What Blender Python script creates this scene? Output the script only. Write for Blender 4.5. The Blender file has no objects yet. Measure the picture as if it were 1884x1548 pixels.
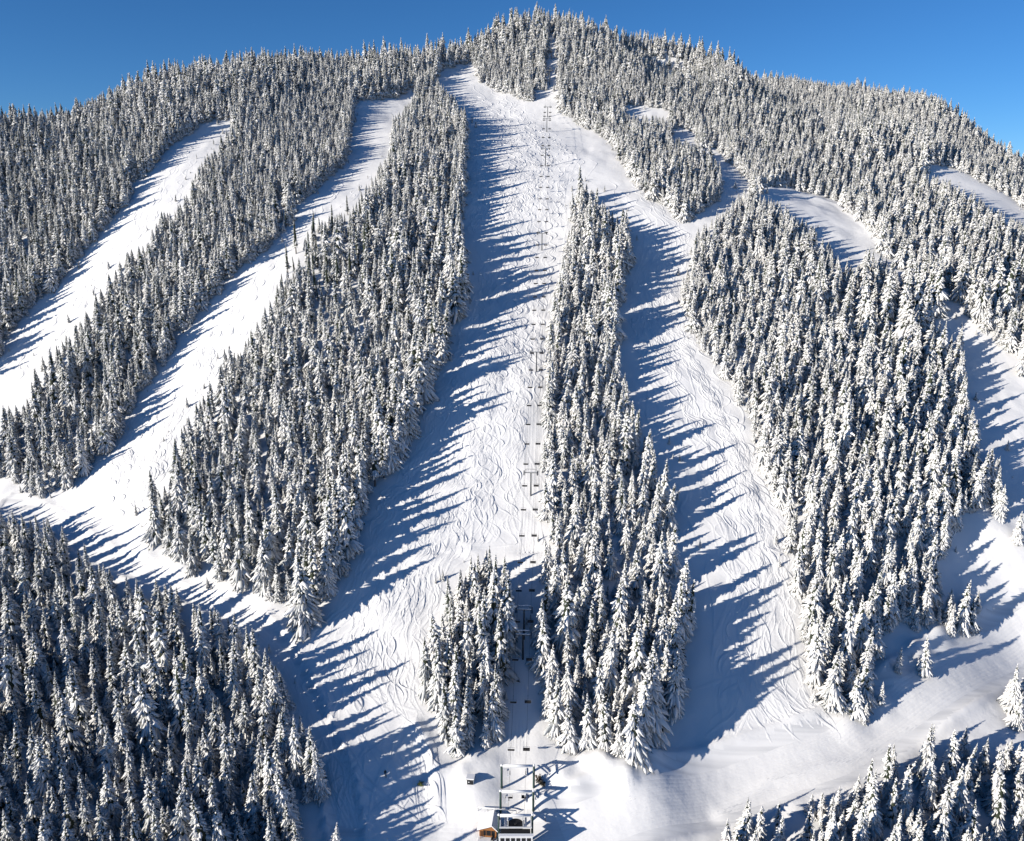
import bpy, math, random
import numpy as np

R = math.radians
C = bpy.context.scene.collection
sc = bpy.context.scene
rng = np.random.default_rng(7)
random.seed(7)

# ------------------------------------------------------------------ camera, sky, sun, exposure
PITCH = R(15.0)
CAMZ = 220.0
FPX = 1479.0                      # focal length in pixels of the 1884 px wide photograph
CP, SP = math.cos(PITCH), math.sin(PITCH)
cam_d = bpy.data.cameras.new('camera')
cam_d.sensor_fit = 'HORIZONTAL'
cam_d.sensor_width = 36.0
cam_d.lens = 36.0 * FPX / 1884.0
cam_d.clip_start = 1.0
cam_d.clip_end = 20000.0
cam = bpy.data.objects.new('camera', cam_d)
cam.location = (0, 0, CAMZ)
cam.rotation_euler = (math.pi / 2 - PITCH, 0, 0)
C.objects.link(cam)
sc.camera = cam

SUN_EL, SUN_AZ = R(14.6), R(180 + 64.0)      # azimuth clockwise from +Y
world = bpy.data.worlds.new('World')
sc.world = world
world.use_nodes = True
wn = world.node_tree.nodes
sky = wn.new('ShaderNodeTexSky')
sky.sky_type = 'NISHITA'
sky.sun_disc = False
sky.sun_elevation = SUN_EL
sky.sun_rotation = SUN_AZ
sky.altitude = 3000.0
sky.air_density = 1.0
sky.dust_density = 0.0
sky.ozone_density = 6.0
hue = wn.new('ShaderNodeHueSaturation')
hue.inputs['Saturation'].default_value = 1.07
world.node_tree.links.new(sky.outputs[0], hue.inputs['Color'])
world.node_tree.links.new(hue.outputs[0], wn['Background'].inputs[0])
wn['Background'].inputs[1].default_value = 0.08

sun_d = bpy.data.lights.new('sun', 'SUN')
sun_d.energy = 5.0
sun_d.angle = R(0.5)
sun_d.color = (1.0, 0.925, 0.82)
sun = bpy.data.objects.new('sun', sun_d)
sv = np.array([math.sin(SUN_AZ) * math.cos(SUN_EL), math.cos(SUN_AZ) * math.cos(SUN_EL), math.sin(SUN_EL)])
sun.rotation_euler = (math.pi / 2 - SUN_EL, 0, math.atan2(sv[1], sv[0]) + math.pi / 2)
C.objects.link(sun)

sc.view_settings.view_transform = 'Standard'
sc.view_settings.look = 'None'
sc.view_settings.exposure = 0.58
sc.view_settings.gamma = 1.0
sc.render.film_transparent = False
sc.cycles.max_bounces = 4
sc.cycles.diffuse_bounces = 1


# ------------------------------------------------------------------ materials
def mat(name, color, rough=0.7, noise=None, bump=None, metal=0.0, rand=None):
    """procedural Principled material; noise=(colour2, scale), bump=[(scale, strength, distance)...], rand = brightness range per object"""
    m = bpy.data.materials.new(name)
    m.use_nodes = True
    nt = m.node_tree
    b = nt.nodes['Principled BSDF']
    b.inputs['Base Color'].default_value = (*color, 1)
    b.inputs['Roughness'].default_value = rough
    b.inputs['Metallic'].default_value = metal
    b.inputs['Specular IOR Level'].default_value = 0.25
    tc = nt.nodes.new('ShaderNodeTexCoord')
    last = None
    if noise:
        n = nt.nodes.new('ShaderNodeTexNoise')
        n.inputs['Scale'].default_value = noise[1]
        n.inputs['Detail'].default_value = 3
        nt.links.new(tc.outputs['Object'], n.inputs['Vector'])
        mx = nt.nodes.new('ShaderNodeMix')
        mx.data_type = 'RGBA'
        mx.inputs[6].default_value = (*color, 1)
        mx.inputs[7].default_value = (*noise[0], 1)
        nt.links.new(n.outputs[0], mx.inputs[0])
        last = mx.outputs[2]
    if rand:
        oi = nt.nodes.new('ShaderNodeObjectInfo')
        mr = nt.nodes.new('ShaderNodeMapRange')
        mr.inputs[3].default_value, mr.inputs[4].default_value = rand
        nt.links.new(oi.outputs['Random'], mr.inputs[0])
        hs = nt.nodes.new('ShaderNodeHueSaturation')
        if last:
            nt.links.new(last, hs.inputs['Color'])
        else:
            hs.inputs['Color'].default_value = (*color, 1)
        nt.links.new(mr.outputs[0], hs.inputs['Value'])
        last = hs.outputs[0]
    if last:
        nt.links.new(last, b.inputs['Base Color'])
    prev = None
    for (s, st, dist) in bump or []:
        n = nt.nodes.new('ShaderNodeTexNoise')
        n.inputs['Scale'].default_value = s
        n.inputs['Detail'].default_value = 4
        nt.links.new(tc.outputs['Object'], n.inputs['Vector'])
        bp = nt.nodes.new('ShaderNodeBump')
        bp.inputs['Strength'].default_value = st
        bp.inputs['Distance'].default_value = dist
        nt.links.new(n.outputs[0], bp.inputs['Height'])
        if prev:
            nt.links.new(prev.outputs[0], bp.inputs['Normal'])
        prev = bp
    if prev:
        nt.links.new(prev.outputs[0], b.inputs['Normal'])
    return m


M_SNOW = mat('snow_ground', (0.87, 0.865, 0.85), 0.65, noise=((0.80, 0.80, 0.80), 0.05), bump=[(0.25, 0.35, 0.5), (1.3, 0.3, 0.10)])
M_GROOM = mat('groomed_snow', (0.86, 0.858, 0.85), 0.55, noise=((0.66, 0.665, 0.67), 0.12), bump=[(1.5, 0.08, 0.05)])
nt = M_GROOM.node_tree      # lanes of packed and glazed snow along the road
tc = next(n for n in nt.nodes if n.type == 'TEX_COORD')
ns = next(n for n in nt.nodes if n.type == 'TEX_NOISE' and n.outputs[0].links and n.outputs[0].links[0].to_node.type == 'MIX')
mp = nt.nodes.new('ShaderNodeMapping')
mp.inputs['Rotation'].default_value = (0, 0, R(-24))
mp.inputs['Scale'].default_value = (0.09, 4.2, 0.0)
nt.links.new(tc.outputs['Object'], mp.inputs[0])
nt.links.new(mp.outputs[0], ns.inputs['Vector'])
cr = nt.nodes.new('ShaderNodeValToRGB')
cr.color_ramp.elements[0].position, cr.color_ramp.elements[1].position = 0.36, 0.64
nt.links.new(ns.outputs[0], cr.inputs[0])
nt.links.new(cr.outputs[0], ns.outputs[0].links[0].to_node.inputs[0])
M_SNOWB = mat('snow_on_branches', (0.86, 0.855, 0.845), 0.7, rand=(0.82, 1.0))
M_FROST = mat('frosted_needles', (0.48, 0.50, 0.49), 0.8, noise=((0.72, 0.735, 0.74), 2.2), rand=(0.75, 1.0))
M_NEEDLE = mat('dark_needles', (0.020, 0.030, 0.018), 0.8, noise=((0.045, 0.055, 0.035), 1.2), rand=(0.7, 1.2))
M_BARK = mat('bark', (0.07, 0.055, 0.045), 0.9, noise=((0.16, 0.14, 0.13), 3.0))


# ------------------------------------------------------------------ projection helpers
def project(P):
    P = np.asarray(P, float)
    x, y, z = P[..., 0], P[..., 1], P[..., 2] - CAMZ
    d = y * CP - z * SP
    up = y * SP + z * CP
    d = np.where(d < 1, 1, d)
    return 942 + FPX * x / d, 774 - FPX * up / d, d


def at_depth(u, v, d):
    u, v, d = np.asarray(u, float), np.asarray(v, float), np.asarray(d, float)
    up = (774 - v) / FPX * d
    return np.stack([(u - 942) / FPX * d, d * CP + up * SP, CAMZ - d * SP + up * CP], -1)


# ------------------------------------------------------------------ the mountain: heights surveyed as (pixel, distance), turned into points
SURVEY = [
    # bottom of the valley
    (-150, 1548, 200), (0, 1548, 200), (250, 1548, 201), (450, 1548, 202), (620, 1548, 205), (800, 1548, 206), (960, 1548, 206), (1120, 1548, 205), (1300, 1548, 207), (1600, 1548, 205), (1884, 1548, 209),
    (0, 1380, 231), (200, 1380, 231), (400, 1380, 229), (600, 1380, 228), (780, 1380, 228), (960, 1380, 228), (1130, 1380, 227), (1300, 1380, 229), (1600, 1380, 230), (1884, 1380, 231),
    (960, 1460, 216), (1200, 1460, 214), (700, 1460, 216),
    (0, 1200, 260), (250, 1200, 257), (500, 1200, 252), (720, 1200, 250), (960, 1200, 248), (1300, 1200, 246), (1600, 1200, 250), (1884, 1200, 261),
    (0, 1000, 300), (300, 1000, 284), (550, 1000, 273), (750, 1000, 270), (960, 1000, 269), (1300, 1000, 268), (1600, 1000, 268), (1884, 1000, 275),
    (0, 850, 329), (300, 850, 310), (500, 850, 298), (720, 850, 292), (960, 850, 290), (1300, 850, 290), (1600, 850, 290), (1884, 850, 294),
    (0, 714, 360), (300, 714, 339), (700, 714, 316), (960, 714, 312), (1300, 714, 315), (1600, 714, 318), (1884, 714, 321),
    (0, 520, 424), (300, 520, 402), (600, 520, 384), (960, 520, 386), (1300, 520, 390), (1600, 520, 388), (1884, 520, 384),
    (0, 346, 496), (300, 346, 478), (600, 346, 470), (960, 346, 477), (1200, 346, 474), (1400, 346, 486), (1600, 370, 500), (1884, 395, 500),
    (300, 245, 540), (600, 240, 560), (800, 240, 560), (960, 240, 574), (1200, 240, 580), (1380, 240, 590),
    (700, 187, 610), (860, 120, 690), (960, 198, 612), (1180, 180, 620), (960, 150, 655), (1180, 130, 670),
    # skyline of the main hill
    (-250, 262, 545), (-120, 245, 552), (0, 238, 560), (60, 243, 570), (120, 240, 580), (180, 216, 590), (250, 178, 605), (330, 160, 625), (400, 150, 640), (480, 138, 660), (570, 130, 680), (640, 134, 690), (700, 127, 700), (760, 120, 695), (830, 110, 700),
    (870, 98, 710), (900, 82, 725), (960, 64, 740), (1000, 58, 745), (1040, 58, 745), (1100, 77, 740), (1150, 90, 730), (1230, 100, 720), (1290, 120, 705), (1340, 139, 685), (1382, 163, 665),
    (1420, 205, 640), (1460, 232, 620), (1510, 250, 600), (1600, 270, 575), (1690, 285, 560), (1750, 305, 552),
]
FAR = [  # the separate ridge further back on the right, and the dip before it
    (1385, 168, 960), (1480, 172, 960), (1540, 194, 955), (1600, 216, 950), (1690, 220, 935), (1720, 238, 915), (1760, 264, 880), (1820, 300, 840), (1884, 346, 790), (1990, 420, 740), (2120, 520, 700),
    (1440, 300, 800), (1500, 310, 770), (1600, 290, 740), (1740, 300, 680), (1840, 352, 620),
]
_rv = [0, 150, 198, 240, 346, 520, 714, 850, 1000, 1200, 1380, 1548]
_rk = [1.05, 1.05, 1.045, 1.03, 1.027, 1.057, 1.09, 1.072, 1.041, 1.008, 0.99, 1.0]
SURVEY = [(u, v, d * float(np.interp(v, _rv, _rk))) for (u, v, d) in SURVEY]
FAR = [(u, v, d * 1.05) for (u, v, d) in FAR]
BASE_PTS = [tuple(at_depth(*s)) for s in SURVEY] + [tuple(at_depth(*s)) for s in FAR]
for (u, v, d) in SURVEY:      # the back of the main ridge
    if v < 262 and d > 580 and u < 1400 and (u, v) not in ((600, 240), (800, 240), (960, 240), (1200, 240), (1380, 240), (700, 187), (860, 120), (960, 198), (1180, 180), (960, 150), (1180, 130), (300, 245)) and u % 20 < 11:
        p = at_depth(u, v, d)
        for k, dz in ((60, -14), (160, -60), (320, -150)):
            if u > 1250 and k > 100:
                continue
            BASE_PTS.append((p[0] * (1 + k / d), p[1] + k, p[2] + dz))
for (u, v, d) in FAR[:11]:
    p = at_depth(u, v, d)
    for k, dz in ((70, -25), (240, -130)):
        BASE_PTS.append((p[0] * (1 + 0.5 * k / d), p[1] + k, p[2] + dz))
for (x, y, z) in [(0, 120, -163), (-250, 120, -160), (260, 110, -158), (0, 20, -172), (-400, 40, -165), (400, 30, -160), (-420, 300, -115), (480, 300, -85), (-520, 560, -18), (-700, 560, -40), (760, 420, -30), (700, 200, -110), (-700, 250, -140),
                  (150, 800, 92), (320, 760, 55), (-750, 900, -120), (0, 1300, -60), (300, 1400, -60), (900, 1300, -60), (-500, 1300, -150), (1000, 700, -40)]:
    BASE_PTS.append((x, y, z + CAMZ))
BASE_PTS = np.array(BASE_PTS)


def tps_fit(P, lam):
    n = len(P)
    xy = P[:, :2] / 100.0
    r2 = ((xy[:, None] - xy[None]) ** 2).sum(-1)
    K = 0.5 * r2 * np.log(r2 + 1e-9) + lam * np.eye(n)
    A = np.zeros((n + 3, n + 3))
    A[:n, :n] = K
    A[:n, n:] = np.c_[np.ones(n), xy]
    A[n:, :n] = A[:n, n:].T
    return np.linalg.solve(A, np.r_[P[:, 2], 0, 0, 0]), xy


TW, TXY = tps_fit(BASE_PTS, 0.004)


def tps_eval(x, y):
    q = np.stack([np.ravel(x), np.ravel(y)], -1) / 100.0
    out = np.empty(len(q))
    for i in range(0, len(q), 20000):
        c = q[i:i + 20000]
        r2 = ((c[:, None] - TXY[None]) ** 2).sum(-1)
        out[i:i + 20000] = (0.5 * r2 * np.log(r2 + 1e-9)) @ TW[:-3] + TW[-3] + c @ TW[-2:]
    return out.reshape(np.shape(x))


def vnoise(x, y, scale, seed):
    g = np.random.default_rng(seed).standard_normal((257, 257))
    fx, fy = x / scale + 1000.37, y / scale + 1000.71
    ix, iy = np.floor(fx).astype(int), np.floor(fy).astype(int)
    tx, ty = fx - ix, fy - iy
    tx, ty = tx * tx * (3 - 2 * tx), ty * ty * (3 - 2 * ty)
    a, b = ix % 256, iy % 256
    return (g[a, b] * (1 - tx) + g[a + 1, b] * tx) * (1 - ty) + (g[a, b + 1] * (1 - tx) + g[a + 1, b + 1] * tx) * ty


GX0, GX1, GY0, GY1, GS = -760.0, 1000.0, 10.0, 1500.0, 4.0
gx = np.arange(GX0, GX1 + 1, GS)
gy = np.arange(GY0, GY1 + 1, GS)
GXX, GYY = np.meshgrid(gx, gy, indexing='ij')
BASE = tps_eval(GXX, GYY) + 0.7 * vnoise(GXX, GYY, 34.0, 1)


def base_h(x, y):
    x = np.clip(np.asarray(x, float), GX0, GX1 - GS - .01)
    y = np.clip(np.asarray(y, float), GY0, GY1 - GS - .01)
    fx, fy = (x - GX0) / GS, (y - GY0) / GS
    i, j = np.floor(fx).astype(int), np.floor(fy).astype(int)
    s, t = fx - i, fy - j
    return (BASE[i, j] * (1 - s) + BASE[i + 1, j] * s) * (1 - t) + (BASE[i, j + 1] * (1 - s) + BASE[i + 1, j + 1] * s) * t


def unproject(u, v, h=base_h, d0=140.0, d1=1400.0, step=2.5):
    """first point of the ground met by the ray of each pixel"""
    u, v = np.atleast_1d(np.asarray(u, float)), np.atleast_1d(np.asarray(v, float))
    lo = np.full(u.shape, d0)
    hit = np.zeros(u.shape, bool)
    d = d0
    while d < d1:
        P = at_depth(u, v, np.full(u.shape, d + step))
        below = (P[:, 2] < h(P[:, 0], P[:, 1])) & ~hit
        lo[below] = d
        hit |= below
        if hit.all():
            break
        d += step
    hi = lo + step
    for _ in range(12):
        mid = 0.5 * (lo + hi)
        P = at_depth(u, v, mid)
        b = P[:, 2] < h(P[:, 0], P[:, 1])
        hi = np.where(b, mid, hi)
        lo = np.where(b, lo, mid)
    P = at_depth(u, v, hi)
    P[~hit] = np.nan
    return P


# ------------------------------------------------------------------ open snow seen in the photograph (outlines in its pixels)
RUN_P1 = [(440, 217), (413, 242), (386, 279), (370, 296), (349, 336), (346, 356), (329, 376), (296, 390), (279, 420), (249, 447), (225, 467), (202, 500), (181, 527), (168, 564), (128, 604), (91, 641), (60, 671), (64, 698), (50, 722), (20, 742), (0, 752), (-250, 930),
          (-250, 830), (0, 661), (20, 604), (47, 577), (81, 547), (114, 520), (138, 487), (158, 460), (188, 427), (208, 396), (240, 370), (240, 343), (279, 312), (309, 272), (356, 242), (373, 228)]
L1_TOP = [(0, 922), (20, 937), (44, 943), (60, 947), (81, 950), (114, 970), (131, 1007), (155, 1000), (168, 1031), (191, 1031), (208, 1058), (249, 1062), (282, 1062), (316, 1072), (346, 1095), (373, 1110), (396, 1108), (417, 1119), (440, 1142), (457, 1137), (474, 1169), (484, 1183), (501, 1216), (521, 1240), (528, 1283), (544, 1290), (558, 1330), (571, 1340), (585, 1381), (588, 1431), (601, 1448), (598, 1498), (571, 1478), (531, 1470), (540, 1500), (570, 1560), (600, 1700), (650, 1950)]
M1_LEFT = [(764, 158), (761, 175), (744, 198), (724, 215), (721, 252), (721, 269), (711, 282), (694, 302), (687, 323), (667, 349), (657, 370), (637, 383), (615, 396), (578, 403), (551, 454), (521, 497), (494, 554), (467, 597), (464, 617), (407, 638), (400, 678), (376, 718), (356, 742), (336, 775), (323, 799), (309, 839), (309, 873), (279, 906), (269, 940), (265, 957), (282, 1004)]
M1_BOT = [(316, 1031), (373, 1065), (403, 1078), (454, 1095), (470, 1078), (504, 1112), (544, 1152), (564, 1159), (595, 1125), (630, 1040), (643, 1017)]
M1_RIGHT = [(643, 1017), (657, 957), (680, 906), (711, 883), (731, 849), (758, 816), (764, 772), (788, 718), (798, 695), (822, 664), (825, 604), (848, 570), (858, 520), (858, 480), (852, 450), (842, 403), (852, 386), (852, 336), (855, 269), (869, 235), (858, 202), (832, 175), (805, 144), (798, 134)]
M5_LEFT = [(832, 1421), (825, 1381), (811, 1324), (791, 1314), (785, 1263), (781, 1213), (781, 1162), (791, 1122), (811, 1112), (815, 1068), (828, 1038), (858, 1048)]
M5_RIGHT = [(865, 1026), (895, 1004), (922, 997), (936, 1024), (939, 1062), (942, 1095), (939, 1139), (937, 1196), (929, 1230), (919, 1297), (912, 1347), (895, 1391), (872, 1386), (845, 1414), (832, 1421)]
C_LEFT = [(1013, 1357), (1006, 1324), (996, 1297), (990, 1230), (990, 1176), (996, 1129), (996, 1078), (1003, 1045), (1003, 990), (1003, 890), (1000, 839), (1010, 772), (1010, 688), (1010, 621), (1016, 554), (1030, 487), (1043, 437), (1053, 386), (1057, 353), (1063, 330)]
C_RIGHT = [(1063, 330), (1100, 343), (1107, 366), (1127, 380), (1154, 390), (1164, 437), (1161, 480), (1151, 504), (1144, 520), (1134, 570), (1134, 621), (1147, 654), (1154, 701), (1171, 721), (1181, 772), (1198, 772), (1215, 809), (1231, 822), (1245, 873), (1248, 913), (1236, 937), (1258, 967), (1265, 1000), (1275, 1060), (1282, 1110), (1275, 1170), (1262, 1215), (1252, 1263), (1248, 1307), (1221, 1330), (1204, 1361), (1181, 1384), (1161, 1414)]
C_BOT = [(1161, 1414), (1144, 1398), (1134, 1377), (1107, 1381), (1094, 1377), (1067, 1377), (1050, 1398), (1037, 1371), (1013, 1357)]
M4_LOW = [(1245, 403), (1235, 386), (1185, 360), (1158, 326), (1141, 302), (1137, 272), (1101, 249), (1064, 228), (1033, 208), (1030, 175), (1028, 165), (1003, 165), (980, 165), (980, 188), (966, 188), (926, 168), (885, 155), (872, 124), (865, 116), (818, 126)]
R1_LEFT = [(1526, 1324), (1509, 1307), (1493, 1270), (1486, 1230), (1472, 1179), (1469, 1112), (1462, 1072), (1446, 1000), (1442, 957), (1432, 920), (1402, 869), (1388, 822), (1372, 775), (1351, 722), (1321, 681), (1291, 644), (1271, 604), (1254, 537), (1261, 484), (1277, 470), (1274, 433), (1291, 413), (1321, 392), (1351, 366), (1365, 346), (1388, 343)]
R1_RIGHT = [(1728, 570), (1758, 594), (1771, 604), (1778, 654), (1778, 718), (1792, 758), (1805, 789), (1825, 812), (1845, 843), (1859, 856), (1862, 906), (1859, 953), (1839, 957), (1822, 950), (1778, 953), (1741, 990), (1745, 1048), (1762, 1085), (1778, 1065), (1795, 1072), (1802, 1088), (1805, 1122), (1802, 1159), (1788, 1172), (1758, 1172), (1751, 1160), (1741, 1159), (1716, 1150), (1701, 1152), (1687, 1172), (1671, 1162), (1664, 1149), (1640, 1159), (1624, 1172), (1610, 1196), (1607, 1263), (1607, 1307), (1590, 1324), (1543, 1324), (1526, 1324)]
R2_BOT = [(1884, 661), (1859, 654), (1832, 624), (1805, 614), (1778, 577), (1741, 540), (1728, 530)]
R3_TOP = [(1280, 1750), (1331, 1524), (1355, 1482), (1382, 1465), (1398, 1478), (1422, 1455), (1442, 1451), (1452, 1498), (1459, 1545), (1478, 1560), (1488, 1500), (1492, 1465), (1503, 1441), (1519, 1435), (1536, 1465), (1563, 1408), (1577, 1421), (1603, 1371), (1614, 1391), (1634, 1377), (1661, 1364), (1681, 1377), (1701, 1347), (1718, 1334), (1741, 1330), (1758, 1330), (1792, 1314), (1808, 1330), (1825, 1340), (1859, 1347), (1884, 1364), (2150, 1420)]
GULLY = [(1390, 342), (1355, 309), (1328, 282), (1291, 262), (1276, 247), (1280, 258), (1318, 292), (1326, 302), (1325, 370), (1294, 386), (1264, 410)]

OPEN = [
    RUN_P1,
    [(655, 188), (648, 215), (645, 240), (640, 280), (630, 302), (591, 339), (544, 383), (541, 410), (524, 427), (501, 447), (470, 474), (440, 494), (413, 520), (403, 540), (363, 580), (329, 621), (323, 644), (296, 681), (269, 712), (249, 742), (232, 765), (222, 795), (195, 832), (151, 873), (111, 900), (67, 920), (50, 908), (27, 888), (0, 878), (-250, 840), (-250, 895)]
    + L1_TOP + [(830, 1950)] + M5_LEFT + M1_BOT[::-1] + M1_LEFT[::-1] + [(737, 176), (697, 183)],
    [(798, 134)] + M1_RIGHT[::-1][1:] + [(815, 1068), (828, 1038), (858, 1048)] + M5_RIGHT + [(832, 1950), (1100, 1950), (1100, 1400)] + C_BOT[5:] + C_LEFT + C_RIGHT[1:2] + [(1141, 302)] + M4_LOW[5:],
    C_RIGHT + [(1094, 1377), (1040, 1372), (1037, 1950), (1270, 1950)] + R3_TOP + [(2150, 700)] + R2_BOT + R1_RIGHT + R1_LEFT[1:] + GULLY + M4_LOW[:5],
    [(1402, 346), (1422, 345), (1456, 345), (1496, 355), (1540, 372), (1566, 399), (1607, 432), (1640, 468), (1672, 492), (1668, 498), (1644, 482), (1624, 462), (1590, 456), (1566, 486), (1540, 456), (1513, 434), (1496, 411), (1466, 397), (1442, 374), (1402, 358), (1380, 350)],
    [(1694, 299), (1731, 304), (1758, 309), (1798, 329), (1832, 349), (1869, 370), (1884, 386), (2000, 460), (2000, 480), (1884, 404), (1859, 400), (1832, 383), (1805, 363), (1771, 346), (1738, 326), (1711, 321)],
    [(1150, 194), (1190, 198), (1235, 204), (1232, 217), (1190, 211), (1150, 205)],
    [(1234, 238), (1262, 239), (1282, 246), (1280, 260), (1256, 254), (1234, 250)],
    [(1003, 170), (1000, 140), (1003, 125), (1000, 108), (1008, 98), (1007, 74), (1011, 58), (1024, 60), (1023, 84), (1029, 100), (1026, 130), (1030, 170)],
    [(168, 300), (180, 302), (178, 318), (166, 314)], [(505, 365), (530, 368), (524, 380), (508, 378)],
]


def inside(poly, u, v):
    p = np.array(poly, float)
    res = np.zeros(np.shape(u), bool)
    x0, y0 = p[:, 0], p[:, 1]
    x1, y1 = np.roll(x0, -1), np.roll(y0, -1)
    for a, b, c, d in zip(x0, y0, x1, y1):
        cond = (b > v) != (d > v)
        with np.errstate(divide='ignore', invalid='ignore'):
            res ^= cond & (u < (c - a) * (v - b) / (d - b) + a)
    return res


# one raster of the open snow so that lookups are cheap (pixel / 2)
RU, RV = np.meshgrid(np.arange(-300, 2200, 2.0), np.arange(0, 2000, 2.0), indexing='ij')
OPENR = np.zeros(RU.shape, bool)
for pl in OPEN:
    OPENR |= inside(pl, RU, RV)


def is_open(u, v):
    i = np.clip(((np.asarray(u) + 300) / 2).round().astype(int), 0, RU.shape[0] - 1)
    j = np.clip((np.asarray(v) / 2).round().astype(int), 0, RU.shape[1] - 1)
    return OPENR[i, j]


# ------------------------------------------------------------------ the ground sheet
def axis(parts, out):
    a = [parts[0][0]]
    for (s, e, st) in parts:
        a += list(np.arange(s + st, e + 0.001, st))
    lo, hi, st = [], [], 10.0
    x0, x1 = a[0], a[-1]
    while x1 < out:
        x0 -= st
        x1 += st
        lo.append(x0)
        hi.append(x1)
        st *= 1.5
    return np.array(lo[::-1] + a + hi)


AX = axis([(-760, -260, 4.0), (-260, 260, 1.3), (260, 960, 4.0)], 5000)
AY = axis([(10, 150, 5.0), (150, 350, 1.1), (350, 520, 2.0), (520, 1000, 4.0), (1000, 1480, 8.0)], 5000)
HX, HY = np.meshgrid(AX, AY, indexing='ij')
MOUNDS = [  # snow banks and piles: pixel, radius across (m), height (m)
    (1045, 1408, 2.5, 1.2), (1072, 1398, 2.2, 1.1), (1110, 1412, 3, 1.3), (1155, 1432, 2.5, 1.4), (1200, 1400, 3, 1.3), (870, 1400, 3, 1.3), (850, 1425, 2.5, 1.0), (815, 1425, 3, 1.2), (1030, 1430, 2.5, 1.2), (1180, 1418, 2, 1.0), (885, 1478, 7, 2.2), (1120, 1420, 6, 1.8), (1180, 1400, 8, 2.0), (1060, 1450, 5, 1.5), (1000, 1480, 4, 1.2), (1100, 1395, 4, 1.4), (1150, 1440, 4, 1.0), (850, 1450, 6, 1.2), (900, 1410, 5, 1.4),
    (500, 1105, 5, 1.5), (420, 1085, 6, 1.3), (330, 1042, 6, 1.3), (270, 1010, 5, 1.5), (560, 1165, 4, 1.2), (1640, 1240, 5, 2.0), (1610, 1290, 4, 2.0), (1560, 1330, 5, 1.2), (1690, 1200, 4, 1.6), (1730, 1170, 4, 1.2), (1800, 960, 7, 1.6), (1840, 980, 6, 1.4),
    (930, 905, 8, 0.7), (900, 660, 10, 0.9), (960, 790, 12, 1.0), (860, 840, 10, 0.8), (700, 1120, 9, 0.7), (760, 980, 10, 0.9),
]
BANKS = [  # ploughed edges: polyline of pixels, half width (m), height (m)
    ([(765, 1335), (785, 1365), (795, 1400), (800, 1440), (806, 1490)], 1.5, 0.9),
    ([(1330, 1500), (1420, 1440), (1560, 1400), (1700, 1335), (1850, 1300)], 2.0, 0.7),
    ([(1400, 350), (1456, 350), (1540, 378), (1620, 445)], 2.0, 0.8),
]


ROADS = [  # groomed: line of pixels, half width in metres
    ([(1000, 1560), (1120, 1500), (1250, 1462), (1400, 1425), (1540, 1378), (1660, 1300), (1780, 1222), (1884, 1160), (2000, 1090)], 9.5),
    ([(20, 925), (80, 950), (200, 1030), (330, 1075), (450, 1135), (520, 1205), (570, 1310), (620, 1430), (640, 1540)], 4.5),
]


def road_dist(x, y):
    out = np.full(np.shape(x), 99.0)
    for pts, w in ROAD_XY:
        for a, b in zip(pts[:-1], pts[1:]):
            ab = b - a
            t = np.clip(((x - a[0]) * ab[0] + (y - a[1]) * ab[1]) / (ab @ ab), 0, 1)
            out = np.minimum(out, np.hypot(x - a[0] - t * ab[0], y - a[1] - t * ab[1]) / w)
    return out


def details(x, y):
    z = 0.28 * vnoise(x, y, 11.0, 2) + 0.10 * vnoise(x, y, 4.5, 3) + 0.05 * vnoise(x, y, 2.6, 4)
    rd = road_dist(x, y)
    z = z * np.clip((rd - 0.75) * 3, 0.05, 1) + 0.75 * np.exp(-((rd - 1.06) / 0.11) ** 2) - 0.35 * np.clip((1.0 - rd) * 4, 0, 1)
    for (u, v, r, h) in MOUND_XY:
        q = ((x - u) ** 2 + (y - v) ** 2) / (r * r)
        z = z + h * np.exp(-q * 1.2)
    for pts, w, h in BANK_XY:
        dist = np.full(np.shape(x), 1e9)
        for a, b in zip(pts[:-1], pts[1:]):
            ab = b - a
            t = np.clip(((x - a[0]) * ab[0] + (y - a[1]) * ab[1]) / (ab @ ab), 0, 1)
            dist = np.minimum(dist, np.hypot(x - a[0] - t * ab[0], y - a[1] - t * ab[1]))
        z = z + h * np.exp(-(dist / w) ** 2)
    return z


MOUND_XY = []
ROAD_XY = []
for pts, w in ROADS:
    q = unproject([a for a, b in pts], [b for a, b in pts])
    ROAD_XY.append((q[:, :2], w))
for (u, v, r, h) in MOUNDS:
    p = unproject(u, v)[0]
    MOUND_XY.append((p[0], p[1], r, h))
BANK_XY = []
for pts, w, h in BANKS:
    q = unproject([a for a, b in pts], [b for a, b in pts])
    BANK_XY.append((q[:, :2], w, h))

HZ = base_h(HX, HY) + details(HX, HY)
far = np.maximum(np.maximum(HX - 960, -760 - HX), np.maximum(HY - 1480, 0))
HZ = HZ - np.clip(far, 0, 1e9) * 0.10


def ground(x, y):
    x, y = np.asarray(x, float), np.asarray(y, float)
    i = np.clip(np.searchsorted(AX, x, side='right') - 1, 0, len(AX) - 2)
    j = np.clip(np.searchsorted(AY, y, side='right') - 1, 0, len(AY) - 2)
    s = (x - AX[i]) / (AX[i + 1] - AX[i])
    t = (y - AY[j]) / (AY[j + 1] - AY[j])
    return (HZ[i, j] * (1 - s) + HZ[i + 1, j] * s) * (1 - t) + (HZ[i, j + 1] * (1 - s) + HZ[i + 1, j + 1] * s) * t


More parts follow.
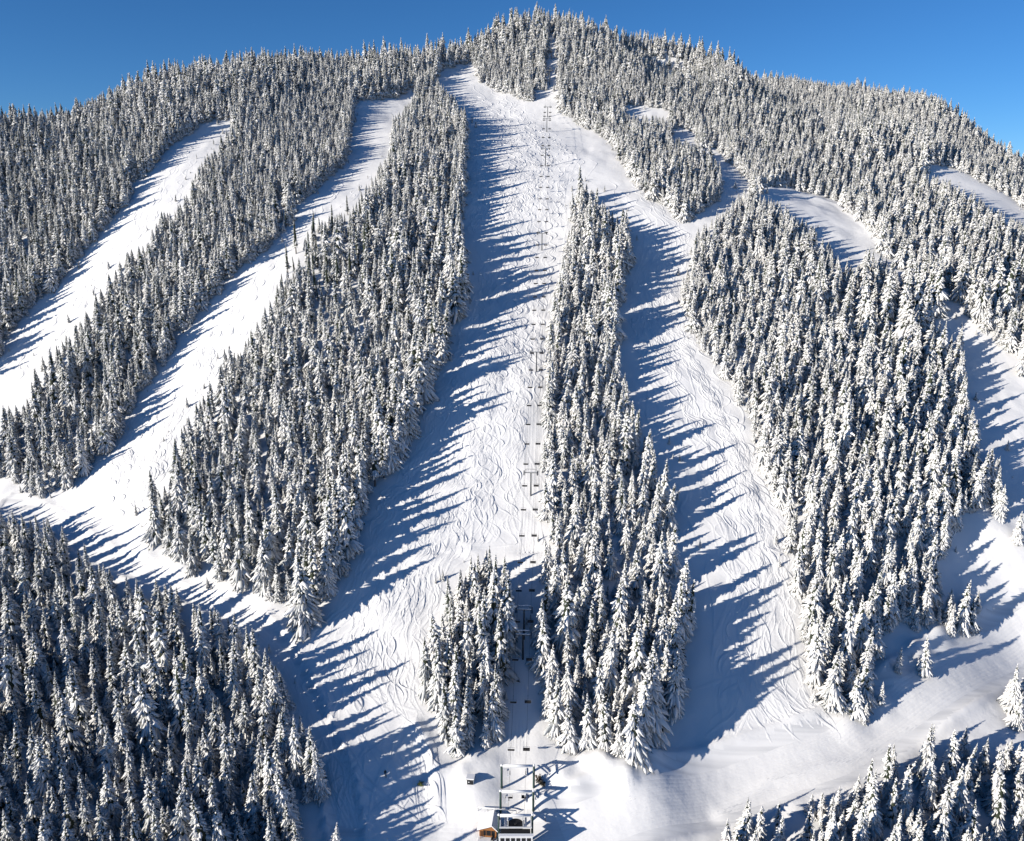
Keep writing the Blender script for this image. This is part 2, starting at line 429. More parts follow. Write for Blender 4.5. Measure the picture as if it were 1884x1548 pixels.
def mesh_from(name, verts, faces, mats, midx=None, smooth=None):
    """faces: (n,4) int array; a triangle repeats its last index as -1"""
    verts = np.asarray(verts, np.float32)
    faces = np.asarray(faces, np.int64)
    me = bpy.data.meshes.new(name)
    me.vertices.add(len(verts))
    me.vertices.foreach_set('co', verts.ravel())
    tri = faces[:, 3] < 0
    cnt = np.where(tri, 3, 4)
    st = np.r_[0, np.cumsum(cnt)[:-1]]
    flat = faces.ravel()
    flat = flat[flat >= 0]
    me.loops.add(len(flat))
    me.loops.foreach_set('vertex_index', flat.astype(np.int32))
    me.polygons.add(len(faces))
    me.polygons.foreach_set('loop_start', st.astype(np.int32))
    me.polygons.foreach_set('loop_total', cnt.astype(np.int32))
    for m in mats:
        me.materials.append(m)
    if midx is not None:
        me.polygons.foreach_set('material_index', np.asarray(midx, np.int32))
    if smooth is not None:
        me.polygons.foreach_set('use_smooth', np.broadcast_to(np.asarray(smooth, bool), (len(faces),)).copy())
    me.update(calc_edges=True)
    return me


def link(name, me, parent=None):
    o = bpy.data.objects.new(name, me)
    C.objects.link(o)
    if parent:
        o.parent = parent
    return o


def tag(o, label, cat=None, group=None, kind=None):
    o['label'] = label
    if cat:
        o['category'] = cat
    if group:
        o['group'] = group
    if kind:
        o['kind'] = kind
    return o


gverts = [np.stack([HX.ravel(), HY.ravel(), HZ.ravel()], -1)]
ni, nj = HX.shape
idx = np.arange(ni * nj).reshape(ni, nj)
gfaces = [np.stack([idx[:-1, :-1].ravel(), idx[1:, :-1].ravel(), idx[1:, 1:].ravel(), idx[:-1, 1:].ravel()], -1)]
gn = ni * nj

# ------------------------------------------------------------------ ski tracks: low ridges of thrown snow pressed into the sheet
TRV, TRF = [], []


def track(pts, w=0.55, h=0.17, boost=2.0):
    """pts: world xy polyline; a rut between two small berms"""
    global gn
    h, w = h * boost * 0.85, w * 0.74
    p = np.asarray(pts)
    p = p[~np.isnan(p).any(1)]
    if len(p) < 4:
        return
    seg = np.r_[0, np.cumsum(np.hypot(*np.diff(p, axis=0).T))]
    n = max(4, int(seg[-1] / 1.1))
    q = np.linspace(0, seg[-1], n)
    x, y = np.interp(q, seg, p[:, 0]), np.interp(q, seg, p[:, 1])
    tx, ty = np.gradient(x), np.gradient(y)
    L = np.hypot(tx, ty) + 1e-9
    nx, ny = -ty / L, tx / L
    curv = np.gradient(np.arctan2(ty, tx))
    curv = np.clip(np.convolve(np.unwrap(curv), np.ones(5) / 5, 'same') * 6, -1, 1)
    fade = np.clip(np.minimum(np.arange(n), np.arange(n)[::-1]) / 6.0, 0, 1) * (0.75 + 0.25 * np.sin(q * 0.5 + p[0, 0]))
    rows = []
    for off, hh, side in ((-1.7, -0.12, 0), (-0.9, 0.8, -1), (0.0, 0.02, 0), (0.9, 0.8, 1), (1.7, -0.12, 0)):
        px, py = x + nx * off * w, y + ny * off * w
        amp = hh if side == 0 else hh * (0.55 + 0.75 * np.clip(-side * curv, -0.4, 1))
        pz = ground(px, py) + h * amp * (fade if side else 1)
        if side == 0 and off:
            pz = pz - 0.03
        rows.append(np.stack([px, py, pz], -1))
    gverts.append(np.stack(rows, 1).reshape(-1, 3))
    i = gn + np.arange(n - 1)[:, None] * 5 + np.arange(4)[None]
    gfaces.append(np.stack([i, i + 1, i + 6, i + 5], -1).reshape(-1, 4))
    gn += 5 * n


def interp_line(line, v):
    a = np.array(sorted(line, key=lambda t: t[1]), float)
    return np.interp(v, a[:, 1], a[:, 0])


def run_tracks(lf, rt, v0, v1, count, s0, s1, wl, amp, w=0.5, h=0.17, seed=1, minlen=0.25, drift=0.15):
    rg = np.random.default_rng(seed)
    heart = rg.uniform(s0, s1, 7)
    for _ in range(count):
        a = rg.uniform(v0, v1 - minlen * (v1 - v0) * 0.5)
        b = min(v1 - (v1 - v0) * 0.16 * rg.random() ** 2 + 25 * rg.random() * (v1 < 1050), a + (v1 - v0) * rg.uniform(minlen, 0.85))
        v = np.linspace(a, b, 60)
        s = (rg.uniform(s0, s1) if rg.random() < 0.45 else rg.choice(heart) + 0.05 * rg.normal()) + drift * rg.normal() * np.linspace(0, 1, 60)
        s = np.clip(s, s0 - 0.03, s1 + 0.03)
        u = interp_line(lf, v) * (1 - s) + interp_line(rt, v) * s
        P = unproject(u, v)
        if np.isnan(P).any():
            continue
        # wiggle of turns along the way down
        seg = np.r_[0, np.cumsum(np.hypot(*np.diff(P[:, :2], axis=0).T))]
        q = np.arange(0, seg[-1], 0.8)
        if len(q) < 12:
            continue
        x, y = np.interp(q, seg, P[:, 0]), np.interp(q, seg, P[:, 1])
        L = wl * rg.uniform(0.7, 1.5)
        ph = np.cumsum(2 * math.pi / L * 0.8 * (1 + 0.35 * np.sin(q / 17.0 + rg.uniform(0, 6))))
        x = x + amp * rg.uniform(0.35, 1.25) * np.sin(ph + rg.uniform(0, 6)) * np.interp(q, [0, 6], [0.2, 1])
        x = x + 1.2 * np.sin(q / 31.0 + rg.uniform(0, 6))
        track(np.stack([x, y], -1), w * rg.uniform(0.7, 1.25), h * rg.uniform(0.5, 1.15))


P3L = M1_RIGHT + [(600, 1120), (560, 1170), (540, 1250), (560, 1330), (600, 1440), (640, 1548)]
P3R = [(900, 130), (975, 195), (1030, 240), (1110, 300), (1062, 345), (1050, 400), (1035, 480), (1015, 555), (1008, 620), (1005, 770), (1000, 900), (1000, 1000), (860, 1020), (825, 1045), (808, 1120), (780, 1165), (780, 1260), (795, 1320), (800, 1400), (808, 1500)]
run_tracks(P3L, P3R, 150, 420, 85, 0.12, 0.97, 13, 2.0, 0.55, 0.22, 3)
run_tracks(P3L, P3R, 330, 760, 85, 0.15, 0.86, 15, 2.0, 0.5, 0.2, 4)
run_tracks(P3L, P3R, 560, 1010, 105, 0.15, 0.80, 16, 2.1, 0.46, 0.18, 5)
P3LOW = [(930, 780), (905, 880), (885, 960), (862, 1015), (828, 1045), (808, 1120), (780, 1165), (780, 1260), (795, 1320), (800, 1400), (808, 1500)]
run_tracks(P3L, P3LOW, 880, 1180, 60, 0.15, 0.95, 15, 1.8, 0.44, 0.17, 41)
run_tracks([(880, 940), (905, 985), (930, 1000)], [(985, 940), (985, 1000), (975, 1040)], 930, 1030, 14, 0.1, 0.9, 15, 1.0, 0.4, 0.15, 42)
run_tracks(P3L, P3LOW, 800, 1330, 110, 0.15, 0.97, 15, 1.8, 0.42, 0.17, 6)
run_tracks([(560, 1300), (590, 1400), (640, 1548)], [(790, 1300), (800, 1400), (812, 1500), (815, 1548)], 1300, 1530, 75, 0.05, 0.98, 30, 1.0, 0.38, 0.2, 7, minlen=0.4, drift=0.35)
P4R = R1_LEFT[::-1]
P4R = [(1150, 300), (1240, 402)] + [q for q in R1_LEFT if q[1] > 425] + [(1535, 1345), (1540, 1375)]
P4L = [(1075, 300)] + C_RIGHT[1:-4] + [(1235, 1330), (1230, 1400)]
run_tracks(P4L, P4R, 330, 700, 65, 0.2, 0.93, 13, 1.6, 0.5, 0.19, 8)
run_tracks(P4L, P4R, 560, 1150, 85, 0.35, 0.92, 17, 1.9, 0.45, 0.18, 9)
run_tracks(P4L, P4R, 1000, 1340, 65, 0.35, 0.92, 22, 1.8, 0.4, 0.17, 10, minlen=0.4, drift=0.3)
run_tracks(P4L, P4R, 1150, 1370, 24, 0.30, 0.97, 40, 1.5, 0.38, 0.18, 11, minlen=0.6, drift=0.35)
P2L = [q for q in OPEN[1][:23]]
P2R = M1_LEFT
run_tracks(P2L, P2R, 300, 700, 30, 0.25, 0.95, 15, 1.7, 0.5, 0.19, 12)
run_tracks(P2L, P2R, 560, 940, 75, 0.2, 0.95, 15, 1.7, 0.45, 0.18, 13)
P1R = RUN_P1[:21]
P1L = RUN_P1[22:]
run_tracks(P1L, P1R, 250, 700, 40, 0.3, 0.92, 14, 1.6, 0.5, 0.19, 14)
for lf_, rt_, a_, b_, sd_ in ((P3L, P3R, 180, 1000, 31), (P4L, P4R, 380, 1300, 32), (P2L, P2R, 320, 930, 33), (P1L, P1R, 260, 690, 34), (P3L, P3R, 900, 1330, 35)):
    run_tracks(lf_, rt_, a_, b_, 16, 0.1, 0.95, 75, 2.2, 0.6, 0.16, sd_, minlen=0.12, drift=0.5)
# groomer passes along the traverse, the road and under the chairs
rg_ = np.random.default_rng(5)


def along(line, offs, w, h):
    q = np.array(line, float)
    d = np.gradient(q, axis=0)
    d /= np.hypot(*d.T)[:, None]
    for o in offs:
        c = q + np.stack([-d[:, 1], d[:, 0]], -1) * o
        P = unproject(c[:, 0], c[:, 1])
        P = P[~np.isnan(P).any(1)]
        if len(P) < 3:
            continue
        s = np.r_[0, np.cumsum(np.hypot(*np.diff(P[:, :2], axis=0).T))]
        qq = np.arange(0, s[-1], 1.0)
        x, y = np.interp(qq, s, P[:, 0]), np.interp(qq, s, P[:, 1])
        k = np.ones(9) / 9
        if len(qq) > 20:
            xs, ys = np.convolve(x, k, 'valid'), np.convolve(y, k, 'valid')
            track(np.stack([xs, ys], -1), w, h * rg_.uniform(0.5, 1.2), 1.1)


along([(1010, 1548), (1100, 1512), (1250, 1470), (1400, 1432), (1540, 1385), (1660, 1305), (1780, 1225), (1884, 1165), (1960, 1120)], [-40, -33, -27, -20, -13, -6, 0, 6, 13, 20, 27, 34, 41], 0.5, 0.17)
along([(1530, 1372), (1640, 1300), (1700, 1262), (1790, 1225), (1884, 1190)], [-6, 4, 16, 24], 0.8, 0.12)
along([(60, 940), (200, 1030), (330, 1080), (450, 1140), (520, 1210), (570, 1310), (620, 1430), (640, 1520)], [-10, -4, 3, 9, 16], 0.7, 0.07)
along([(952, 1420), (958, 1250), (968, 1090), (980, 900), (988, 700), (1000, 480)], [-18, -11, -5, 2, 8, 15], 0.4, 0.10)
along([(880, 1390), (860, 1405), (845, 1435)], [0, 6], 0.4, 0.1)
along([(740, 1500), (800, 1515), (860, 1522), (900, 1525)], [-12, -5, 3, 11, 20], 0.7, 0.12)

fx, fy = 0.5 * (HX[:-1, :-1] + HX[1:, 1:]), 0.5 * (HY[:-1, :-1] + HY[1:, 1:])
gmidx = np.zeros(sum(len(a) for a in gfaces), np.int32)
gmidx[:fx.size] = (road_dist(fx, fy) < 0.95).ravel()
ground_ob = link('snow_ground', mesh_from('snow_ground', np.concatenate(gverts), np.concatenate(gfaces), [M_SNOW, M_GROOM], gmidx, smooth=True))
tag(ground_ob, 'snow covered mountain slope with open ski runs and curving ski tracks', kind='structure')


# ------------------------------------------------------------------ conifers
TREE_H = 15.0


def bough(V, F, M, org, az, L, up, droop, w, th, hang, rg, snow_p, nseg=3):
    """one drooping bough: a flattened snow cushion on top, dark needles hanging below"""
    ca, sa = math.cos(az), math.sin(az)
    base = sum(len(a) for a in V)
    ss = np.linspace(0.08, 0.86, nseg + 1)
    prof = np.interp(ss, [0, 0.25, 0.6, 0.86], [0.55, 1.0, 0.85, 0.45])
    rings = []
    for s, p in zip(ss, prof):
        r = L * s
        z = math.tan(up) * r - droop * L * s * s
        j = rg.normal(0, 0.045, (4, 3)) * (0.5 + L * 0.5)
        ww = w * p
        rings.append(np.array([[r, -ww, z - 0.3 * ww], [r, 0, z + th * p], [r, ww, z - 0.3 * ww], [r, 0, z - hang * p]]) + j)
    tip = np.array([[L, 0, math.tan(up) * L - droop * L]]) + rg.normal(0, 0.04, (1, 3))
    P = np.concatenate(rings + [tip])
    Q = np.stack([org[0] + P[:, 0] * ca - P[:, 1] * sa, org[1] + P[:, 0] * sa + P[:, 1] * ca, org[2] + P[:, 2]], -1)
    V.append(Q)
    sn = rg.random() < snow_p
    for k in range(nseg):
        a, b = base + 4 * k, base + 4 * k + 4
        for e in range(4):
            e2 = (e + 1) % 4
            F.append((a + e, a + e2, b + e2, b + e))
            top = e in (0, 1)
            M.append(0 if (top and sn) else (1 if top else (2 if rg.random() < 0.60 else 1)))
    a = base + 4 * nseg
    t = base + 4 * nseg + 4
    sn = sn and rg.random() < 0.85
    for e in range(4):
        F.append((a + e, a + (e + 1) % 4, t, -1))
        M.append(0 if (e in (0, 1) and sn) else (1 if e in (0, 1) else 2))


def conifer(seed, rmax, heavy, sparse=0.0, base_t=0.04, lean=0.0, taper=0.85):
    rg = np.random.default_rng(seed)
    V, F, M = [], [], []
    H = TREE_H
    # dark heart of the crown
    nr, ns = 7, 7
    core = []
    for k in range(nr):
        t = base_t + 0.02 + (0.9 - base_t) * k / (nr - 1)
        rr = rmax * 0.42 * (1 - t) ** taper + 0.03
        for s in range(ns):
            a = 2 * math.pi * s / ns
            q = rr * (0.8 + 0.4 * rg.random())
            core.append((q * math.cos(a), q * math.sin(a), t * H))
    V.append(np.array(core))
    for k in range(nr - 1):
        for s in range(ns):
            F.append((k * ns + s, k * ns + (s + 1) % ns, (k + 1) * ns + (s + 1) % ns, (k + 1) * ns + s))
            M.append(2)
    ph = rg.random(4) * 6.28
    t = base_t
    while t < 0.985:
        env = rmax * ((1 - t) ** taper) * (1.0 if t > base_t + 0.06 else 0.75)
        env *= 1 + 0.16 * math.sin(t * 23 + ph[0]) + 0.10 * math.sin(t * 51 + ph[1])
        nb = int(round(np.interp(t, [0, 0.5, 0.9, 1], [8, 7, 5, 3])))
        a0 = rg.random() * 6.28
        for k in range(nb):
            if rg.random() < sparse + 0.06:
                continue
            az = a0 + 6.28 * (k + 0.35 * rg.normal()) / nb
            L = max(0.14, env * (1 + 0.15 * math.sin(az * 2 + ph[2] + t * 6)) * (0.72 + 0.5 * rg.random()))
            up = R(np.interp(t, [0, 0.4, 0.8, 1], [-6, -2, 12, 35]) + rg.normal(0, 6))
            droop = np.interp(t, [0, 0.6, 1], [0.50, 0.46, 0.22]) * (0.8 + 0.5 * rg.random()) * (1.15 if heavy > .8 else 1.0)
            z0 = t * H + rg.normal(0, 0.12)
            w = 0.13 * L + 0.10
            th = (0.12 + 0.09 * L) * (0.6 + heavy * 0.7)
            hang = 0.12 + 0.07 * L
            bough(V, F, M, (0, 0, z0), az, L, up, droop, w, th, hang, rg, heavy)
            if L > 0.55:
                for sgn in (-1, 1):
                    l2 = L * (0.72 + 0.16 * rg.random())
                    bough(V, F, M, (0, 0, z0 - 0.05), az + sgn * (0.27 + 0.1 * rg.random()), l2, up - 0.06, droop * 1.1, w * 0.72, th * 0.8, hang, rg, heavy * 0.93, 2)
        t += np.interp(t, [0, 0.7, 1], [0.040, 0.032, 0.020]) * (0.85 + 0.3 * rg.random())
    # leader
    b = sum(len(a) for a in V)
    V.append(np.array([[-.07, -.05, .95 * H], [.07, -.05, .95 * H], [0, .08, .95 * H], [0, 0, H * 1.01]]))
    F += [(b, b + 1, b + 3, -1), (b + 1, b + 2, b + 3, -1), (b + 2, b, b + 3, -1)]
    M += [0, 1, 0]
    P = np.concatenate(V)
    bend = (P[:, 2] / H) ** 2
    P[:, 0] += lean * bend
    return mesh_from('crown', P, F, [M_SNOWB, M_FROST, M_NEEDLE], M)


def trunk_mesh(seed, lean, top=0.97):
    V, F, M = [], [], []
    for k, t in enumerate((-0.08, 0.0, 0.3, 0.6, top)):
        r = 0.24 * (1 - t) + 0.02
        for s in range(7):
            a = 6.283 * s / 7
            V.append((r * math.cos(a) + lean * t * t * (t > 0), r * math.sin(a), t * TREE_H))
    for k in range(4):
        for s in range(7):
            F.append((k * 7 + s, k * 7 + (s + 1) % 7, k * 7 + 7 + (s + 1) % 7, k * 7 + 7 + s))
    return mesh_from('trunk', V, F, [M_BARK])


# (seed, radius of the crown, share of snow, thinned, bare foot, lean, taper)
KINDS = [
    (11, 3.82, 0.62, 0.05, 0.03, 0.1, 1.0), (12, 3.31, 0.52, 0.1, 0.05, -0.15, 0.95), (13, 4.2, 0.66, 0.08, 0.03, 0.0, 1.1), (14, 2.8, 0.58, 0.05, 0.06, 0.2, 0.85), (15, 3.56, 0.48, 0.16, 0.08, -0.05, 1.0), (16, 2.68, 0.66, 0.08, 0.03, 0.0, 0.9),
    (21, 3.95, 0.95, 0.05, 0.03, 0.12, 1.05), (22, 3.31, 0.9, 0.08, 0.04, -0.2, 0.95), (23, 4.32, 0.92, 0.1, 0.03, 0.0, 1.1), (24, 2.8, 0.96, 0.05, 0.03, 0.25, 0.85), (25, 3.56, 0.86, 0.15, 0.08, 0.1, 1.0), (26, 3.05, 0.93, 0.1, 0.03, -0.1, 0.9),
    (31, 1.91, 0.45, 0.62, 0.2, 0.0, 0.75),
    (41, 2.6, 0.6, 0.22, 0.1, 0.35, 0.68), (42, 3.9, 0.55, 0.1, 0.03, 0.0, 1.25), (43, 2.1, 0.5, 0.32, 0.15, -0.35, 0.62),
    (51, 2.8, 0.95, 0.1, 0.03, 0.5, 0.72), (52, 4.1, 0.92, 0.12, 0.03, -0.2, 1.25), (53, 2.2, 0.9, 0.3, 0.12, 0.3, 0.62),
]
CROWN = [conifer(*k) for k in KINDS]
TRUNK = [trunk_mesh(k[0], k[5]) for k in KINDS]
KRAD = np.array([k[1] for k in KINDS]) / TREE_H

HPX = np.array([
    (845, 500, 84), (820, 600, 84), (850, 350, 62), (860, 250, 52), (780, 720, 86), (700, 880, 96), (1150, 450, 72), (1140, 600, 74), (1220, 830, 90), (1255, 1000, 100), (1270, 1150, 112),
     # apparent height of the trees in the photograph: pixel, height in its pixels
    (50, 230, 42), (250, 190, 46), (450, 150, 46), (650, 130, 46), (780, 110, 44), (950, 70, 44), (1050, 60, 48), (1200, 90, 42), (1350, 130, 46),
    (550, 240, 28), (450, 300, 38), (600, 220, 26), (100, 330, 46), (190, 390, 50), (60, 450, 55), (380, 400, 44), (300, 500, 55), (200, 650, 62), (100, 800, 82), (30, 880, 82),
    (790, 200, 34), (800, 300, 42), (750, 400, 50), (650, 500, 66), (700, 650, 66), (500, 750, 70), (450, 950, 82), (550, 1080, 96), (300, 980, 85),
    (100, 1000, 92), (300, 1250, 104), (150, 1450, 114), (550, 1400, 104), (400, 1150, 95),
    (1080, 400, 58), (1080, 600, 52), (1090, 800, 64), (1120, 1000, 80), (1100, 1200, 96), (1150, 1350, 116), (860, 1150, 100), (850, 1350, 112),
    (1350, 450, 48), (1300, 600, 50), (1500, 550, 70), (1650, 600, 90), (1450, 800, 66), (1650, 850, 86), (1550, 1050, 92), (1700, 1100, 92), (1550, 1250, 100),
    (1600, 280, 52), (1660, 265, 50), (1750, 450, 58), (1850, 550, 78), (1500, 330, 36), (1400, 250, 34), (1200, 150, 30), (1300, 200, 32), (1850, 340, 34), (1100, 130, 32), (930, 150, 24),
    (1200, 280, 38), (1500, 160, 20), (1650, 205, 22), (1800, 285, 26), (1430, 150, 20), (1700, 1450, 130), (1400, 1500, 115), (1870, 1300, 95)], float)


def hpx(u, v):
    w = 1.0 / (((u[:, None] - HPX[:, 0]) ** 2 + (1.3 * (v[:, None] - HPX[:, 1])) ** 2) + 900.0) ** 1.5
    return (w @ HPX[:, 2]) / w.sum(1)


def visible(P, slack):
    """is the sight line to P clear of the ground by -slack metres"""
    cpos = np.array([0, 0, CAMZ])
    ok = np.ones(len(P), bool)
    for t in np.linspace(0.15, 0.985, 70):
        q = cpos + (P - cpos) * t
        ok &= q[:, 2] > base_h(q[:, 0], q[:, 1]) - slack
    return ok


def scatter():
    N = 230000
    d = 0
    # candidates spread evenly over the ground
    x = rng.uniform(-620, 900, N * 3)
    y = rng.uniform(100, 1150, N * 3)
    z = base_h(x, y)
    P = np.stack([x, y, z], -1)
    u, v, dd = project(P)
    k = (u > -230) & (u < 2090) & (v < 1860) & (dd > 120)
    P, u, v, dd = P[k], u[k], v[k], dd[k]
    k = ~is_open(u, v)
    P, u, v, dd = P[k], u[k], v[k], dd[k]
    hp = hpx(u, v) * np.interp(v, [150, 400, 700, 1100], [0.80, 0.84, 0.90, 0.98])
    n = len(P)
    q = rng.random(n)
    size = np.where(q < 0.25, rng.uniform(0.36, 0.72, n), np.where(q < 0.88, rng.uniform(0.78, 1.12, n), rng.uniform(1.12, 1.38, n)))
    clump = vnoise(P[:, 0], P[:, 1], 26.0, 9)
    size *= 1 + 0.09 * np.clip(clump, -1.5, 1.5)
    rim = (is_open(u + 7.0 * FPX / dd, v) | is_open(u + 3.5 * FPX / dd, v)) & (u > 600) & (u < 1300) & (v < 1250) & (v > 150)
    size = np.where(rim, np.clip(size, 0.85, 9) * rng.uniform(1.0, 1.32, n) * np.interp(v, [420, 560], [0.84, 1.0]), size)
    edge = is_open(u + 4.0 * FPX / dd, v) | is_open(u + 2.0 * FPX / dd, v) | ((u > 775) & (u < 945) & (v > 1000))
    hm = np.clip(hp * size * dd / (FPX * 0.90), 3.0, 27.0)
    k = np.ones(n, bool)
    for fr in (0.25, 0.45, 0.65, 0.8, 0.92):
        tu, tv, _ = project(P + np.stack([0 * hm, 0 * hm, hm * fr], -1))
        k &= ~is_open(tu, tv)
    k &= visible(P + np.stack([0 * hm, 0 * hm, hm], -1), 16.0)
    P, u, v, dd, hm, hp, clump, edge = P[k], u[k], v[k], dd[k], hm[k], hp[k], clump[k], edge[k]
    # spacing
    cell, grid, keep = 4.0, {}, []
    rad = 0.275 * np.minimum(hm, hp * dd / FPX * 1.1) * np.where(v > 1100, 0.92, 1.0) + 0.15
    rad *= np.where(clump < -0.9, 1.25, 1.0) * np.interp(v, [150, 350], [1.08, 1.0]) * np.where(edge, 0.74, 1.0)
    order = rng.permutation(len(P))
    for i in order:
        px, py, r = P[i, 0], P[i, 1], rad[i]
        cx, cy = int(px // cell), int(py // cell)
        bad = False
        m = int(r // cell) + 1
        for a in range(cx - m, cx + m + 1):
            for b in range(cy - m, cy + m + 1):
                for (qx, qy, qr) in grid.get((a, b), ()):
                    if (qx - px) ** 2 + (qy - py) ** 2 < (0.5 * (r + qr)) ** 2:
                        bad = True
                        break
                if bad:
                    break
            if bad:
                break
        if not bad:
            grid.setdefault((cx, cy), []).append((px, py, r))
            keep.append(i)
    keep = np.array(keep)
    # saplings that lean out into the open snow along the edges
    m = 9000
    sx, sy = rng.uniform(-350, 500, m * 4), rng.uniform(150, 700, m * 4)
    S = np.stack([sx, sy, base_h(sx, sy)], -1)
    su, sv_, sd = project(S)
    e = 4.2 * FPX / sd
    ok = (su > -50) & (su < 1930) & (sv_ > 100) & (sv_ < 1290) & is_open(su, sv_) & (~is_open(su - e, sv_) | ~is_open(su + e, sv_) | ~is_open(su, sv_ - e * 0.6)) & visible(S + np.array([0, 0, 1.5]), 0.5)
    ok &= ~((np.abs(su - 960) < 60) & (sv_ > 1395))
    ok = np.nonzero(ok)[0][:230]
    P2 = np.concatenate([P[keep], S[ok]])
    return P2, np.r_[u[keep], su[ok]], np.r_[v[keep], sv_[ok]], np.r_[hm[keep], 1.2 + 3.8 * rng.random(len(ok)) ** 2]
    return P[keep], u[keep], v[keep], hm[keep]


TP, TU, TV, TH = scatter()
LONE = [(1006, 109, 16, 9), (1022, 107, 15, 7), (1015, 110, 9, 9), (1005, 166, 14, 9), (1019, 168, 12, 7), (1026, 163, 20, 9), (1012, 132, 10, 9), (1023, 135, 12, 11),   # trees standing by themselves: pixel of the foot, height in pixels, kind
    (1650, 1243, 46, 9), (1701, 1238, 74, 11), (1869, 1003, 56, 7), (618, 1578, 66, 6), (544, 1562, 60, 0), (502, 1556, 72, 2), (286, 936, 70, 3), (545, 468, 62, 12), (576, 446, 52, 12), (612, 432, 52, 12), (600, 452, 40, 12), (530, 505, 50, 12), (640, 395, 34, 12), (1067, 378, 64, 3), (1486, 252, 36, 9),
    (1862, 1312, 92, 6), (1880, 1298, 92, 8), (1868, 1338, 70, 10), (1880, 690, 66, 10), (1850, 1300, 50, 11), (1747, 1168, 55, 9), (1620, 1300, 40, 11), (1092, 1372, 50, 7), (1120, 1385, 56, 9), (1590, 1330, 40, 9)]
lp = unproject([a[0] for a in LONE], [a[1] for a in LONE])
ldd = project(lp)[2]
lh = np.array([a[2] for a in LONE]) * ldd / (FPX * 0.9)
n0 = len(TP)
TP = np.concatenate([TP, lp])
TU = np.r_[TU, [a[0] for a in LONE]]
TV = np.r_[TV, [a[1] for a in LONE]]
TH = np.r_[TH, lh]
NT = len(TP)
TP[:, 2] = ground(TP[:, 0], TP[:, 1]) - 0.15
heavyp = np.clip(0.30 + (TU - 500) / 1000.0 + np.clip(600 - TV, 0, 500) / 550.0 + 0.1 * vnoise(TP[:, 0], TP[:, 1], 60.0, 21), 0.08, 0.92)
TK = np.where(rng.random(NT) < heavyp, np.array([6, 7, 8, 9, 10, 11, 16, 17, 18])[rng.integers(0, 9, NT)], np.array([0, 1, 2, 3, 4, 5, 13, 14, 15])[rng.integers(0, 9, NT)])
snag = (TU > 520) & (TU < 680) & (TV > 400) & (TV < 560)
TK = np.where(snag & (rng.random(NT) < 0.3), 12, TK)
TK[n0:] = [a[3] for a in LONE]
TW_ = TH / TREE_H * rng.uniform(0.85, 1.12, NT) * np.interp(TH, [5, 12, 22], [1.12, 1.0, 0.95]) * np.interp(TV, [150, 350, 900, 1100], [1.25, 1.20, 1.05, 1.08])
TR = rng.uniform(0, 6.283, NT)
TXR, TYR = rng.normal(0, 0.035, NT), rng.normal(0, 0.035, NT)
print('TREES', NT)

# the 300 trees that show largest become things of their own
tipP = TP + np.stack([0 * TH, 0 * TH, TH], -1)
tu, tv, td = project(tipP)
wpx = TW_ * TREE_H * KRAD[TK] * 2 * FPX / td * 0.8
left, right = np.clip(tu - wpx / 2, 0, 1884), np.clip(tu + wpx / 2, 0, 1884)
topc, botc = np.clip(tv, 0, 1548), np.clip(np.minimum(TV, tv + 0.62 * (TV - tv)), 0, 1548)
area = (right - left) * np.maximum(botc - topc, 0)
area[~((tu > 4) & (tu < 1880) & (tv > 0) & (tv < 1530))] = 0
area[n0:] *= 20.0 * (area[n0:] > 0)
single = np.zeros(NT, bool)
single[np.argsort(-area)[:300]] = True


def stand(u, v):
    if v > 1290 and u > 1280 and v > 1290 + (1884 - u) * 0.1:
        return 'in stand below groomed road', 'lower right firs'
    if u < 640 and v > 900:
        return 'in dark forest below traverse', 'lower left firs'
    if u < 320 and v < 1000:
        return 'in belt between outer runs', 'outer belt firs'
    if u < 880 and v < 1200:
        return 'in wedge beside main run', 'wedge firs'
    if u < 960:
        return 'in small stand beside lift', 'small stand firs'
    if u < 1300:
        return 'in long stand beside lift', 'long stand firs'
    if u < 1830:
        return 'in white stand above road', 'heavy-snow stand firs'
    return 'beside clearing above road', 'road side firs'


LOOK = {0: 'frosted', 1: 'dark frosted', 2: 'broad frosted', 3: 'slim frosted', 4: 'thin dark', 5: 'narrow frosted', 6: 'snow-laden', 7: 'slim snow-laden', 8: 'broad snow-laden', 9: 'narrow white', 10: 'ragged snow-laden', 11: 'slender white', 12: 'nearly bare', 13: 'leaning frosted', 14: 'wide frosted', 15: 'gaunt frosted', 16: 'leaning white', 17: 'wide snow-laden', 18: 'gaunt snow-laden'}
order = np.nonzero(single)[0]
first = {}
for i in order:
    k = int(TK[i])
    o = bpy.data.objects.new('fir_tree', None)
    o.empty_display_size = 0.1
    C.objects.link(o)
    s = TH[i] / TREE_H
    o.location = TP[i]
    o.rotation_euler = (TXR[i], TYR[i], TR[i])
    o.scale = (TW_[i], TW_[i], s)
    if k not in first:
        first[k] = (link('crown', CROWN[k], o), link('trunk', TRUNK[k], o))
    else:
        for src in first[k]:
            c = src.copy()
            C.objects.link(c)
            c.parent = o
    where, grp = stand(TU[i], TV[i])
    tag(o, f'{LOOK[k]} fir {where}, tip {tu[i] / 18.84:.0f}% across, {tv[i] / 15.48:.0f}% down', 'tree', grp)

